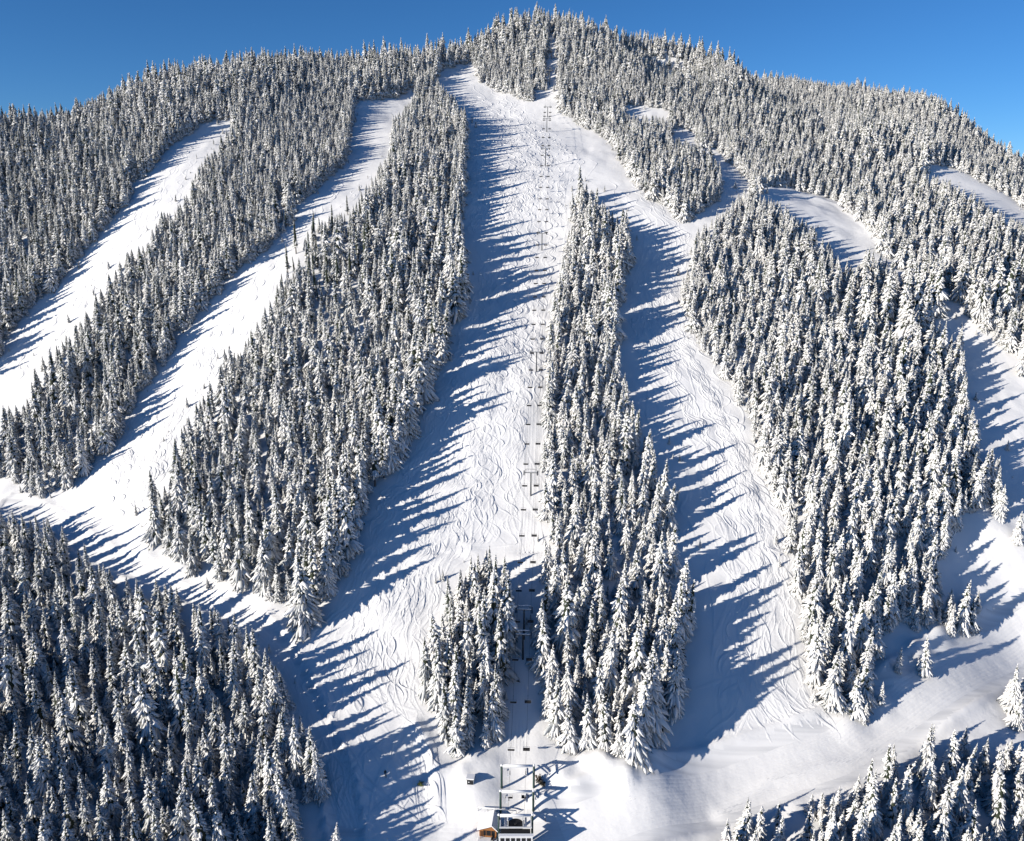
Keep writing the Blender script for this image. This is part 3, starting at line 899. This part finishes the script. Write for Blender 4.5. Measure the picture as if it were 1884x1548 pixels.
# everything beyond them is one forest
rest = np.nonzero(~single)[0]
fm = bpy.data.meshes.new('forest')
fm.vertices.add(len(rest))
fm.vertices.foreach_set('co', TP[rest].astype(np.float32).ravel())
for nm, tp, key, arr in (('scl', 'FLOAT_VECTOR', 'vector', np.stack([TW_[rest], TW_[rest], TH[rest] / TREE_H], -1)), ('rot', 'FLOAT_VECTOR', 'vector', np.stack([TXR[rest], TYR[rest], TR[rest]], -1)), ('sort', 'INT', 'value', TK[rest])):
    at = fm.attributes.new(nm, tp, 'POINT')
    at.data.foreach_set(key, np.asarray(arr, np.float32 if tp != 'INT' else np.int32).ravel())
forest = link('forest', fm)
tag(forest, 'dense forest of snow covered firs over the whole mountain', kind='stuff')
ng = bpy.data.node_groups.new('forest', 'GeometryNodeTree')
ng.interface.new_socket('Geometry', in_out='INPUT', socket_type='NodeSocketGeometry')
ng.interface.new_socket('Geometry', in_out='OUTPUT', socket_type='NodeSocketGeometry')
gi, go = ng.nodes.new('NodeGroupInput'), ng.nodes.new('NodeGroupOutput')
join = ng.nodes.new('GeometryNodeJoinGeometry')


def named(n, t):
    a = ng.nodes.new('GeometryNodeInputNamedAttribute')
    a.data_type = t
    a.inputs[0].default_value = n
    return a.outputs[0]


a_s, a_r, a_k = named('scl', 'FLOAT_VECTOR'), named('rot', 'FLOAT_VECTOR'), named('sort', 'INT')
for k in range(len(KINDS)):
    if k not in first:
        print('no single tree of kind', k)
        continue
    cmp = ng.nodes.new('FunctionNodeCompare')
    cmp.data_type, cmp.operation = 'INT', 'EQUAL'
    ng.links.new(a_k, cmp.inputs[2])
    cmp.inputs[3].default_value = k
    jn = ng.nodes.new('GeometryNodeJoinGeometry')
    for src in first[k]:
        oi = ng.nodes.new('GeometryNodeObjectInfo')
        oi.transform_space = 'ORIGINAL'
        oi.inputs['Object'].default_value = src
        ng.links.new(oi.outputs['Geometry'], jn.inputs[0])
    iop = ng.nodes.new('GeometryNodeInstanceOnPoints')
    ng.links.new(gi.outputs[0], iop.inputs['Points'])
    ng.links.new(cmp.outputs[0], iop.inputs['Selection'])
    ng.links.new(jn.outputs[0], iop.inputs['Instance'])
    ng.links.new(a_r, iop.inputs['Rotation'])
    ng.links.new(a_s, iop.inputs['Scale'])
    ng.links.new(iop.outputs[0], join.inputs[0])
ng.links.new(join.outputs[0], go.inputs[0])
md = forest.modifiers.new('trees', 'NODES')
md.node_group = ng


# ------------------------------------------------------------------ small builder for made things
class MB:
    def __init__(self):
        self.v, self.f, self.m, self.n = [], [], [], 0

    def add(self, v, f, m=0):
        self.v.append(np.asarray(v, float))
        for q in f:
            q = list(q) + ([-1] if len(q) == 3 else [])
            self.f.append([i + self.n if i >= 0 else -1 for i in q])
            self.m.append(m)
        self.n += len(v)

    def box(self, c, s, rz=0.0, rx=0.0, m=0):
        x, y, z = np.array(s) / 2.0
        p = np.array([[i, j, k] for k in (-z, z) for j in (-y, y) for i in (-x, x)])
        if rx:
            p = p @ np.array([[1, 0, 0], [0, math.cos(rx), -math.sin(rx)], [0, math.sin(rx), math.cos(rx)]]).T
        if rz:
            p = p @ np.array([[math.cos(rz), -math.sin(rz), 0], [math.sin(rz), math.cos(rz), 0], [0, 0, 1]]).T
        self.add(p + np.array(c), [(0, 2, 3, 1), (4, 5, 7, 6), (0, 1, 5, 4), (2, 6, 7, 3), (0, 4, 6, 2), (1, 3, 7, 5)], m)
        return self

    def tube(self, p, q, r, n=8, r2=None, m=0):
        p, q = np.array(p, float), np.array(q, float)
        d = (q - p) / np.linalg.norm(q - p)
        a = np.cross(d, [0, 0, 1] if abs(d[2]) < 0.9 else [1, 0, 0])
        a /= np.linalg.norm(a)
        b = np.cross(d, a)
        r2 = r if r2 is None else r2
        ang = np.arange(n) * 2 * math.pi / n
        ring = np.cos(ang)[:, None] * a + np.sin(ang)[:, None] * b
        v = np.concatenate([p + ring * r, q + ring * r2, [p], [q]])
        f = [(i, (i + 1) % n, n + (i + 1) % n, n + i) for i in range(n)]
        f += [((i + 1) % n, i, 2 * n) for i in range(n)] + [(n + i, n + (i + 1) % n, 2 * n + 1) for i in range(n)]
        self.add(v, f, m)
        return self

    def build(self, name, mats, parent=None, smooth=False):
        me = mesh_from(name, np.concatenate(self.v), np.array(self.f), mats if isinstance(mats, list) else [mats], self.m, smooth)
        return link(name, me, parent)


def empty(name, loc, rz=0.0):
    o = bpy.data.objects.new(name, None)
    o.empty_display_size = 0.2
    o.location = loc
    o.rotation_euler = (0, 0, rz)
    C.objects.link(o)
    return o


def copy_tree(o):
    c = o.copy()
    C.objects.link(c)
    for ch in [x for x in o.children]:
        d = ch.copy()
        C.objects.link(d)
        d.parent = c
        for g in [x for x in ch.children]:
            e = g.copy()
            C.objects.link(e)
            e.parent = d
    return c


M_STEEL = mat('weathered_steel', (0.10, 0.11, 0.12), 0.5, noise=((0.16, 0.17, 0.18), 2.0), metal=0.3)
M_DARK = mat('dark_metal', (0.018, 0.018, 0.020), 0.55)
M_GREEN = mat('green_painted_steel', (0.018, 0.045, 0.038), 0.45, noise=((0.03, 0.06, 0.055), 3.0))
M_WHITE = mat('white_painted_steel', (0.72, 0.73, 0.74), 0.5, noise=((0.60, 0.61, 0.62), 1.5))
M_CAP = mat('settled_snow', (0.82, 0.83, 0.85), 0.7, bump=[(3.0, 0.4, 0.05)])
M_WOOD = mat('orange_timber', (0.36, 0.16, 0.055), 0.7, noise=((0.24, 0.10, 0.035), 4.0))
M_GLASS = mat('dark_window', (0.012, 0.014, 0.017), 0.15)
M_GREY = mat('grey_machine', (0.22, 0.23, 0.24), 0.5)


def spot(u, v):
    p = unproject(u, v, ground)[0]
    return np.array([p[0], p[1], float(ground(p[0], p[1]))])


def height_to(p, v):
    lo, hi = 0.5, 40.0
    for _ in range(40):
        m = 0.5 * (lo + hi)
        if project(p + np.array([0, 0, m]))[1] > v:
            lo = m
        else:
            hi = m
    return lo


GAUGE = 2.1
TOWERS = [  # foot pixel, top pixel, label
    (962, 1213, 1168, 'lower of two close lift towers in the shaded cut between firs'),
    (964, 1176, 1122, 'upper of two close lift towers in the shaded cut between firs'),
    (976.5, 912, 870, 'lift tower on open snow directly above the shaded cut, slim shadow towards the firs'),
    (987, 685, 648, 'lift tower beside the long fir stand, halfway up the main run'),
    (997, 461, 430, 'lift tower by the upper tip of the long fir stand'),
    (1003.5, 306, 274, 'lift tower on tracked open snow above the long fir stand'),
    (1006, 243, 218, 'lift tower on upper open run, second below the summit cut'),
    (1007.5, 216, 197, 'lift tower on upper open run just below the summit cut'),
    (1011, 157, 130, 'lift tower standing low in the narrow summit cut'),
    (1014, 106, 72, 'topmost lift tower in the narrow cut near the summit'),
]
supports = []                # (xyz of the rope line centre)
towers = []
for n, (u, v, vt, lab) in enumerate(TOWERS):
    p = spot(u, v)
    h = height_to(p, vt)
    towers.append((p, h, lab, n))
PORTALS = [(923, 982, 1449.5, 1409, 'steel lift portal with green posts, farthest up the hill'), (921, 981, 1493, 1456, 'steel lift portal with green posts, the middle one of three'), (918, 979, 1545, 1500, 'steel lift portal with green posts beside the timber hut')]
portals = []
for (ua, ub, vb, vt, lab) in PORTALS:
    a, b = spot(ua, vb), spot(ub, vb)
    c = 0.5 * (a + b)
    portals.append((c, np.linalg.norm((b - a)[:2]), height_to(c, vt), lab))
chain = [(portals[2][0] + np.array([0, 0, portals[2][2] - 1.9])), portals[1][0] + np.array([0, 0, portals[1][2] - 1.4]), portals[0][0] + np.array([0, 0, portals[0][2] - 1.0])] + [p + np.array([0, 0, h + 0.25]) for p, h, _, _ in towers]
end = spot(1016, 60)
chain.append(end + np.array([0, 0, 6.0]))
chain = np.array(chain)
rope = []
for a, b in zip(chain[:-1], chain[1:]):
    t = np.linspace(0, 1, 24, endpoint=False)[:, None]
    q = a + (b - a) * t
    q[:, 2] -= 4 * 0.012 * np.linalg.norm(b - a) * (t * (1 - t))[:, 0]
    rope.append(q)
rope = np.concatenate(rope + [chain[-1:]])
tang = np.gradient(rope[:, :2], axis=0)
tang /= np.linalg.norm(tang, axis=1)[:, None]
side = np.stack([tang[:, 1], -tang[:, 0]], -1)          # towards the right in the photograph
line_r = rope.copy()
line_r[:, :2] += side * GAUGE
line_l = rope.copy()
line_l[:, :2] -= side * GAUGE
wheel_c = portals[2][0] + np.array([0, -1.1, portals[2][2] - 2.0])
arc = [wheel_c + np.array([GAUGE * math.cos(a), GAUGE * math.sin(a), 0.0]) for a in np.linspace(0, -math.pi, 13)]
arc_top = [chain[-1] + np.array([GAUGE * math.cos(a), GAUGE * math.sin(a), 0.0]) for a in np.linspace(math.pi, 0, 13)]
loop = np.concatenate([line_l, arc_top, line_r[::-1], arc])
mb = MB()
for a, b in zip(loop, np.roll(loop, -1, axis=0)):
    if np.linalg.norm(b - a) > 0.05:
        mb.tube(a, b, 0.028, 5)
tag(mb.build('haul_rope', M_DARK), 'thin steel haul rope looping up the lift line over every tower', 'cable')


def lift_tower(p, h, lab, n):
    i = int(np.argmin(np.linalg.norm(rope - (p + np.array([0, 0, h])), axis=1)))
    rz = math.atan2(side[i][1], side[i][0])
    t = empty('lift_tower', p, rz)
    thick = 0.30 if n < 5 else 0.34
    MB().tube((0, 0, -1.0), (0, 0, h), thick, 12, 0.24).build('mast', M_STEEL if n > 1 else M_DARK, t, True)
    arm = MB().box((0, 0, h + 0.02), (2 * GAUGE + 0.5, 0.34, 0.30)).build('crossarm', M_STEEL, t)
    MB().box((0, 0, h + 0.26), (2 * GAUGE + 0.3, 0.42, 0.17 if n < 2 else 0.07)).build('snow_cap', M_CAP, arm)
    slope = math.atan2(rope[min(i + 3, len(rope) - 1)][2] - rope[i - 3][2], np.linalg.norm((rope[min(i + 3, len(rope) - 1)] - rope[i - 3])[:2]))
    for s in (-1, 1):
        m = MB()
        m.box((s * GAUGE, 0, h + 0.10), (0.10, 2.6, 0.14), rx=slope)
        for k in range(-3, 4):
            y = k * 0.38
            z = h + 0.12 + y * math.tan(slope)
            m.tube((s * GAUGE - 0.06, y, z), (s * GAUGE + 0.06, y, z), 0.17, 10)
        m.build('sheave_train', M_DARK, t)
        # catwalk with its rail
        MB().box((s * (GAUGE + 0.42), 0, h - 0.12), (0.45, 2.4, 0.06), rx=slope).build('catwalk', M_STEEL, t)
    f = MB()
    for s in (-1, 1):
        f.box((s * (GAUGE - 0.35), 0.15, h + 0.72), (0.12, 0.12, 1.15))
    f.box((0, 0.15, h + 1.32), (2 * GAUGE - 0.2, 0.14, 0.12))
    lf = f.build('lifting_frame', M_STEEL, t)
    if n < 2:
        MB().box((0, 0.15, h + 1.46), (2 * GAUGE - 0.2, 0.30, 0.15)).build('snow_cap', M_CAP, lf)
    l = MB()
    for s in (-1, 1):
        l.tube((s * 0.16, -0.38, 0.5), (s * 0.16, -0.34, h), 0.03, 5)
    for k in range(int(h / 0.5)):
        l.tube((-0.16, -0.37, 0.6 + 0.5 * k), (0.16, -0.37, 0.6 + 0.5 * k), 0.02, 5)
    l.build('ladder', M_STEEL, t)
    tag(t, lab, 'lift tower', 'towers of the chairlift')


for tw in towers:
    lift_tower(*tw)

for n, (c, w, h, lab) in enumerate(portals):
    t = empty('lift_portal', c, 0.0)
    for s in (-1, 1):
        post = MB().tube((s * w / 2, 0, -1.2), (s * w / 2, 0, h), 0.30, 12).build('post', M_GREEN, t, True)
        MB().tube((s * w / 2, 0, h), (s * w / 2, 0, h + 0.42), 0.36, 10, 0.16).build('snow_cap', M_CAP, post, True)
    beam = MB().box((0, 0, h - 0.28), (w - 0.5, 0.40, 0.42)).build('crossbeam', M_WHITE, t)
    MB().tube((-w / 2 + 0.3, 0, h - 0.02), (w / 2 - 0.3, 0, h - 0.02), 0.30, 8).build('snow_cap', M_CAP, beam, True)
    for s in (-1, 1):
        hg = MB().box((s * GAUGE, -0.05, h - 1.1), (0.20, 0.22, 1.5)).box((s * GAUGE, 0, h - 1.75), (0.22, 3.4, 0.16)).build('hanger_frame', M_WHITE, t)
        m = MB()
        for k in range(-4, 5):
            m.tube((s * GAUGE - 0.06, k * 0.37, h - 1.62), (s * GAUGE + 0.06, k * 0.37, h - 1.62), 0.16, 10)
        m.build('sheave_train', M_DARK, t)
        MB().box((s * (GAUGE + 0.5), 0, h - 2.0), (0.5, 3.6, 0.10)).build('catwalk', M_CAP, t)
    tag(t, lab, 'lift portal', 'three steel portals of the lift station')

# drive wheel and housing at the foot of the line
t = empty('drive_terminal', (wheel_c[0], wheel_c[1], float(ground(wheel_c[0], wheel_c[1]))))
hz = wheel_c[2] - t.location[2]
m = MB()
m.tube((0, 0, hz - 0.12), (0, 0, hz + 0.12), GAUGE, 32)
m.tube((0, 0, hz - 0.5), (0, 0, hz + 0.5), 0.35, 12)
m.build('bullwheel', M_DARK, t)
m = MB()
for s in (-1, 1):
    m.box((s * 3.9, 0.4, hz + 0.55), (0.28, 3.6, 0.28)).box((s * 1.9, 0.4, hz + 0.55), (0.2, 3.6, 0.2))
m.box((0, 2.3, hz + 0.55), (8.2, 0.3, 0.3)).box((0, -1.5, hz + 0.55), (8.2, 0.3, 0.3))
m.build('wheel_frame', M_WHITE, t)
MB().box((0, -2.3, hz - 0.3), (7.4, 1.6, 0.9)).build('drive_machine', M_DARK, t)
WB = -3.9
wall = MB().box((0, WB, (hz + 0.2) / 2 - 1.0), (8.4, 0.9, hz + 0.2 + 2.0)).build('wall', M_WHITE, t)
for r in range(3):
    for k in range(6):
        MB().box((-3.3 + 1.32 * k, WB - 0.46, hz - 0.55 - 1.25 * r), (1.02, 0.05, 0.98)).build('window', M_GLASS, wall)
MB().box((0, WB, hz + 0.29), (8.6, 1.1, 0.16)).build('roof', M_WHITE, t)
MB().box((0.2, WB, hz + 0.43), (8.5, 0.9, 0.12)).build('roof_snow', M_CAP, t)
tag(t, 'white drive terminal with dark paned wall below the third lift portal', 'lift terminal')

# timber hut
hp_ = spot(897.5, 1541)
t = empty('operator_hut', hp_, R(-6))
hw, hd, he, ha = 4.4, 4.6, 2.7, 3.9
MB().box((0, hd / 2, he / 2 - 0.5), (hw, hd, he + 1.0)).build('wall', M_WOOD, t)
g = MB()
for y in (0.0, hd):
    g.add([(-hw / 2, y, he), (hw / 2, y, he), (1.1, y, ha), (-hw / 2, y + 0.12, he), (hw / 2, y + 0.12, he), (1.1, y + 0.12, ha)], [(0, 1, 2), (5, 4, 3), (0, 3, 4, 1), (1, 4, 5, 2), (2, 5, 3, 0)])
g.build('gable', M_WOOD, t)
rf = MB()
for (xa, za, xb, zb) in ((-hw / 2 - 0.5, he - 0.16, 1.1, ha + 0.05), (hw / 2 + 0.45, he - 0.32, 1.1, ha + 0.05)):
    y0, y1, k = -0.7, hd + 0.5, 0.30
    rf.add([(xa, y0, za), (xb, y0, zb), (xb, y1, zb), (xa, y1, za), (xa, y0, za + k), (xb, y0, zb + k), (xb, y1, zb + k), (xa, y1, za + k)], [(0, 3, 2, 1), (4, 5, 6, 7), (0, 1, 5, 4), (2, 3, 7, 6), (1, 2, 6, 5), (3, 0, 4, 7)])
rf.build('snowy_roof', M_CAP, t)
win = MB().box((0.35, -0.03, 1.35), (3.0, 0.08, 1.5)).build('window', M_GLASS, t)
MB().box((-0.4, -0.09, 1.35), (0.09, 0.06, 1.5)).box((0.9, -0.09, 1.35), (0.09, 0.06, 1.5)).build('window_frame', M_WOOD, win)
MB().box((-1.72, -0.04, 0.9), (0.72, 0.08, 1.9)).build('door', mat('brown_door', (0.09, 0.04, 0.02), 0.6), t)
MB().box((0, -0.9, 0.02), (hw + 0.4, 1.6, 0.2)).build('porch', M_CAP, t)
for x in (-1.9, 2.0):
    MB().box((x, -0.6, 1.2), (0.12, 0.12, 2.5)).build('porch_post', M_WOOD, t)
tag(t, 'small orange timber hut under a thick snowy roof beside the lift station', 'hut')

# snow machine parked before the hut
sp = spot(906, 1545)
t = empty('parked_snowmobile', sp, R(80))
MB().box((0, 0, 0.42), (2.0, 0.62, 0.42)).build('body', M_GREY, t)
MB().box((-0.35, 0, 0.75), (1.0, 0.34, 0.26)).build('seat', M_DARK, t)
MB().box((0.72, 0, 0.78), (0.12, 0.60, 0.42), rx=0.0).build('windshield', M_GLASS, t)
for s in (-1, 1):
    MB().box((0.95, s * 0.45, 0.07), (0.95, 0.16, 0.08)).box((0.85, s * 0.38, 0.22), (0.10, 0.10, 0.30)).build('ski', M_DARK, t)
MB().box((-0.35, 0, 0.16), (1.5, 0.42, 0.28)).build('track', M_DARK, t)
MB().tube((0.45, -0.38, 0.98), (0.45, 0.38, 0.98), 0.03, 6).build('handlebar', M_DARK, t)
tag(t, 'grey snowmobile parked on the snow in front of the timber hut', 'snowmobile')

# little control shack on the bank
sp = spot(865, 1444)
t = empty('control_shack', sp, R(-8))
MB().box((0, 0.9, 0.55), (1.9, 1.7, 1.9)).build('wall', M_WHITE, t)
MB().box((0, 0.03, 0.55), (1.7, 0.08, 1.45)).build('window', M_GLASS, t)
MB().box((-0.35, -0.03, 0.75), (0.28, 0.05, 0.28)).build('notice', M_WHITE, t)
MB().box((0, 0.85, 1.56), (2.2, 2.1, 0.12)).build('roof', M_DARK, t)
MB().box((0, 0.85, 1.78), (2.1, 2.0, 0.30)).build('roof_snow', M_CAP, t)
tag(t, 'small white shack with dark front on the snow bank beside the lift', 'shack')

# snow covered rail before the portals
a, b = spot(880, 1492), spot(950, 1498)
m = MB()
for k in range(5):
    q = a + (b - a) * k / 4
    q[2] = float(ground(q[0], q[1]))
    m.tube(q - np.array([0, 0, 0.3]), q + np.array([0, 0, 1.0]), 0.05, 6)
fr = empty('snowy_fence', (0, 0, 0))
m.build('fence_posts', M_STEEL, fr)['kind'] = 'stuff'
m = MB().tube(a + np.array([0, 0, 0.95]), b + np.array([0, 0, 0.95]), 0.05, 6)
rl = m.build('fence_rail', M_STEEL, fr)
MB().tube(a + np.array([0, 0, 1.06]), b + np.array([0, 0, 1.06]), 0.12, 7).build('snow_cap', M_CAP, rl, True)
tag(fr, 'low snow topped rail fence across the lift line before the station', 'fence')

# snow capped marker post in the shadow of the station
sp = spot(1003, 1512)
t = empty('marker_post', sp)
MB().tube((0, 0, -0.3), (0, 0, 1.5), 0.06, 8).build('post', M_WOOD, t)
MB().tube((0, 0, 1.4), (0, 0, 1.75), 0.26, 9, 0.14).build('snow_cap', M_CAP, t, True)
tag(t, 'short post with a round snow cap in the station shadow', 'post')


def shrub(name, u, v, h, col, label, seed, leaf):
    p = spot(u, v)
    rg = np.random.default_rng(seed)
    t = empty(name, p)
    m, lf = MB(), MB()
    for k in range(16):
        a, e = rg.uniform(0, 6.28), rg.uniform(0.5, 1.4)
        q = np.array([math.cos(a) * math.cos(e), math.sin(a) * math.cos(e), math.sin(e)]) * h * rg.uniform(0.6, 1.0)
        m.tube((0, 0, -0.1), q, 0.045, 5, 0.012)
        for j in range(8):
            c = q * rg.uniform(0.35, 1.0) + rg.normal(0, 0.12, 3)
            d = rg.normal(0, leaf, (4, 3))
            lf.add([c + d[0], c + d[1], c + d[2], c + d[3]], [(0, 1, 2), (0, 2, 3)])
    m.build('stems', M_BARK, t)['kind'] = 'stuff'
    lf.build('foliage', mat(name + '_leaf', col, 0.8), t)
    tag(t, label, 'shrub')


shrub('young_spruce', 773, 1446, 1.5, (0.10, 0.13, 0.05), 'tiny green sapling poking through tracked snow', 3, 0.14)
shrub('bare_shrub', 991, 1438, 2.0, (0.09, 0.065, 0.04), 'brown twiggy shrub in snow beside the upper lift portal', 5, 0.16)
shrub('snowy_shrub', 998, 1445, 1.6, (0.05, 0.05, 0.04), 'dark low shrub just downhill of the brown twiggy one', 6, 0.18)

# a skier standing at the edge of the shade
sp = spot(709, 1427)
t = empty('person', sp, R(20))
sk = bpy.data.meshes.new('body')
import bmesh
J = [(0, 0, 0.95), (0, 0.02, 1.18), (0, 0.03, 1.40), (0, 0.02, 1.53), (0, -0.01, 1.66), (0, -0.01, 1.76), (-0.11, 0, 0.90), (-0.13, -0.06, 0.50), (-0.13, 0.02, 0.10), (-0.13, -0.12, 0.05), (0.11, 0, 0.90), (0.13, -0.06, 0.50), (0.13, 0.02, 0.10), (0.13, -0.12, 0.05),
     (-0.21, 0.03, 1.40), (-0.30, -0.04, 1.15), (-0.26, -0.26, 1.02), (-0.25, -0.35, 1.02), (0.21, 0.03, 1.40), (0.30, -0.04, 1.15), (0.26, -0.26, 1.02), (0.25, -0.35, 1.02)]
ED = [(0, 1), (1, 2), (2, 3), (3, 4), (4, 5), (0, 6), (6, 7), (7, 8), (8, 9), (0, 10), (10, 11), (11, 12), (12, 13), (2, 14), (14, 15), (15, 16), (16, 17), (2, 18), (18, 19), (19, 20), (20, 21)]
RAD = [.17, .17, .17, .075, .11, .08, .12, .09, .075, .06, .12, .09, .075, .06, .09, .07, .055, .05, .09, .07, .055, .05]
bm = bmesh.new()
lay = bm.verts.layers.skin.verify()
bvs = [bm.verts.new(j) for j in J]
for a, b in ED:
    bm.edges.new((bvs[a], bvs[b]))
for q, r in zip(bvs, RAD):
    q[lay].radius = (r, r)
bvs[0][lay].use_root = True
bm.to_mesh(sk)
bm.free()
sk.materials.append(mat('dark_ski_clothes', (0.02, 0.022, 0.03), 0.8))
bo = link('body', sk, t)
bo.modifiers.new('skin', 'SKIN')
bo.modifiers.new('smooth', 'SUBSURF').levels = 1
MB().tube((0, 0.0, 1.66), (0, 0.0, 1.80), 0.135, 10, 0.08).build('helmet', M_DARK, t, True)
for s in (-1, 1):
    MB().box((s * 0.14, -0.1, 0.02), (0.10, 1.65, 0.03)).build('ski', M_DARK, t)
    MB().tube((s * 0.27, -0.36, 1.05), (s * 0.42, -0.45, 0.0), 0.012, 5).build('ski_pole', M_STEEL, t)
tag(t, 'person in dark clothes standing on skis at the edge of tree shade', 'person')

# ------------------------------------------------------------------ chairs
CH_V = [198, 208, 215, 222, 238, 254, 269, 287, 306, 326, 346, 367, 387, 409, 429, 452, 475, 499, 523, 547.5, 572, 598, 625, 651, 682, 714, 747.5, 782, 818, 855, 895, 939, 987, 1036, 1088, 1145, 1215, 1293, 1380.5, 1468]


def make_chair():
    t = empty('lift_chair', (0, 0, 0))
    MB().box((0, -0.02, -2.25), (1.85, 0.50, 0.11)).build('seat', M_DARK, t)
    MB().box((0, 0.26, -1.93), (1.85, 0.08, 0.46), rx=-0.2).build('backrest', M_DARK, t)
    m = MB()
    m.tube((0, 0.05, 0.0), (0, 0.18, -1.25), 0.035, 6)
    m.tube((-0.93, 0.2, -1.25), (0.93, 0.2, -1.25), 0.03, 6)
    m.build('hanger', M_STEEL, t)
    m = MB()
    for s in (-1, 1):
        m.tube((s * 0.93, 0.2, -1.25), (s * 0.93, 0.24, -2.2), 0.028, 6)
        m.tube((s * 0.93, 0.22, -1.95), (s * 0.93, -0.25, -1.98), 0.028, 6)
        m.tube((s * 0.93, -0.25, -1.98), (s * 0.93, -0.25, -2.2), 0.028, 6)
    m.build('side_frame', M_STEEL, t)
    MB().box((0, 0.05, 0.0), (0.10, 0.30, 0.12)).build('grip', M_DARK, t)
    return t


chair0 = None
tower_v = [1545, 1493, 1449] + [a[1] for a in TOWERS]
TWN = ['terminal', 'middle portal', 'top portal', 'lower cut tower', 'upper cut tower', 'first open-run tower', 'halfway tower', 'stand-tip tower', 'tracked-snow tower', 'second-last open tower', 'last open tower', 'low summit tower', 'top tower']
count = {}
for rp, ln in ((1, line_r), (-1, line_l)):
    hang = ln + np.array([0, 0, -2.25])
    pu, pv, _ = project(hang)
    for v in CH_V[::-1]:
        i = np.nonzero((pv[:-1] >= v) & (pv[1:] < v))[0]
        if len(i) == 0:
            continue
        i = i[0]
        f = (pv[i] - v) / (pv[i] - pv[i + 1])
        p = ln[i] + (ln[i + 1] - ln[i]) * f
        if chair0 is None:
            chair0 = make_chair()
            o = chair0
        else:
            o = copy_tree(chair0)
        o.location = p
        o.rotation_euler = (0, 0, math.atan2(side[i][1], side[i][0]) + (math.pi if rp < 0 else 0.0))
        seg = min(i // 24, len(TWN) - 1)
        count[(rp, seg)] = count.get((rp, seg), 0) + 1
        ordn = ['lowest', 'second', 'third', 'fourth', 'fifth', 'sixth', 'seventh', 'eighth', 'ninth', 'tenth'][count[(rp, seg)] - 1]
        tag(o, f'empty dark chair on the {"right" if rp > 0 else "left"} rope, {ordn} one uphill from the {TWN[seg]}', 'lift chair', 'chairs on the ' + ('right' if rp > 0 else 'left') + ' rope')
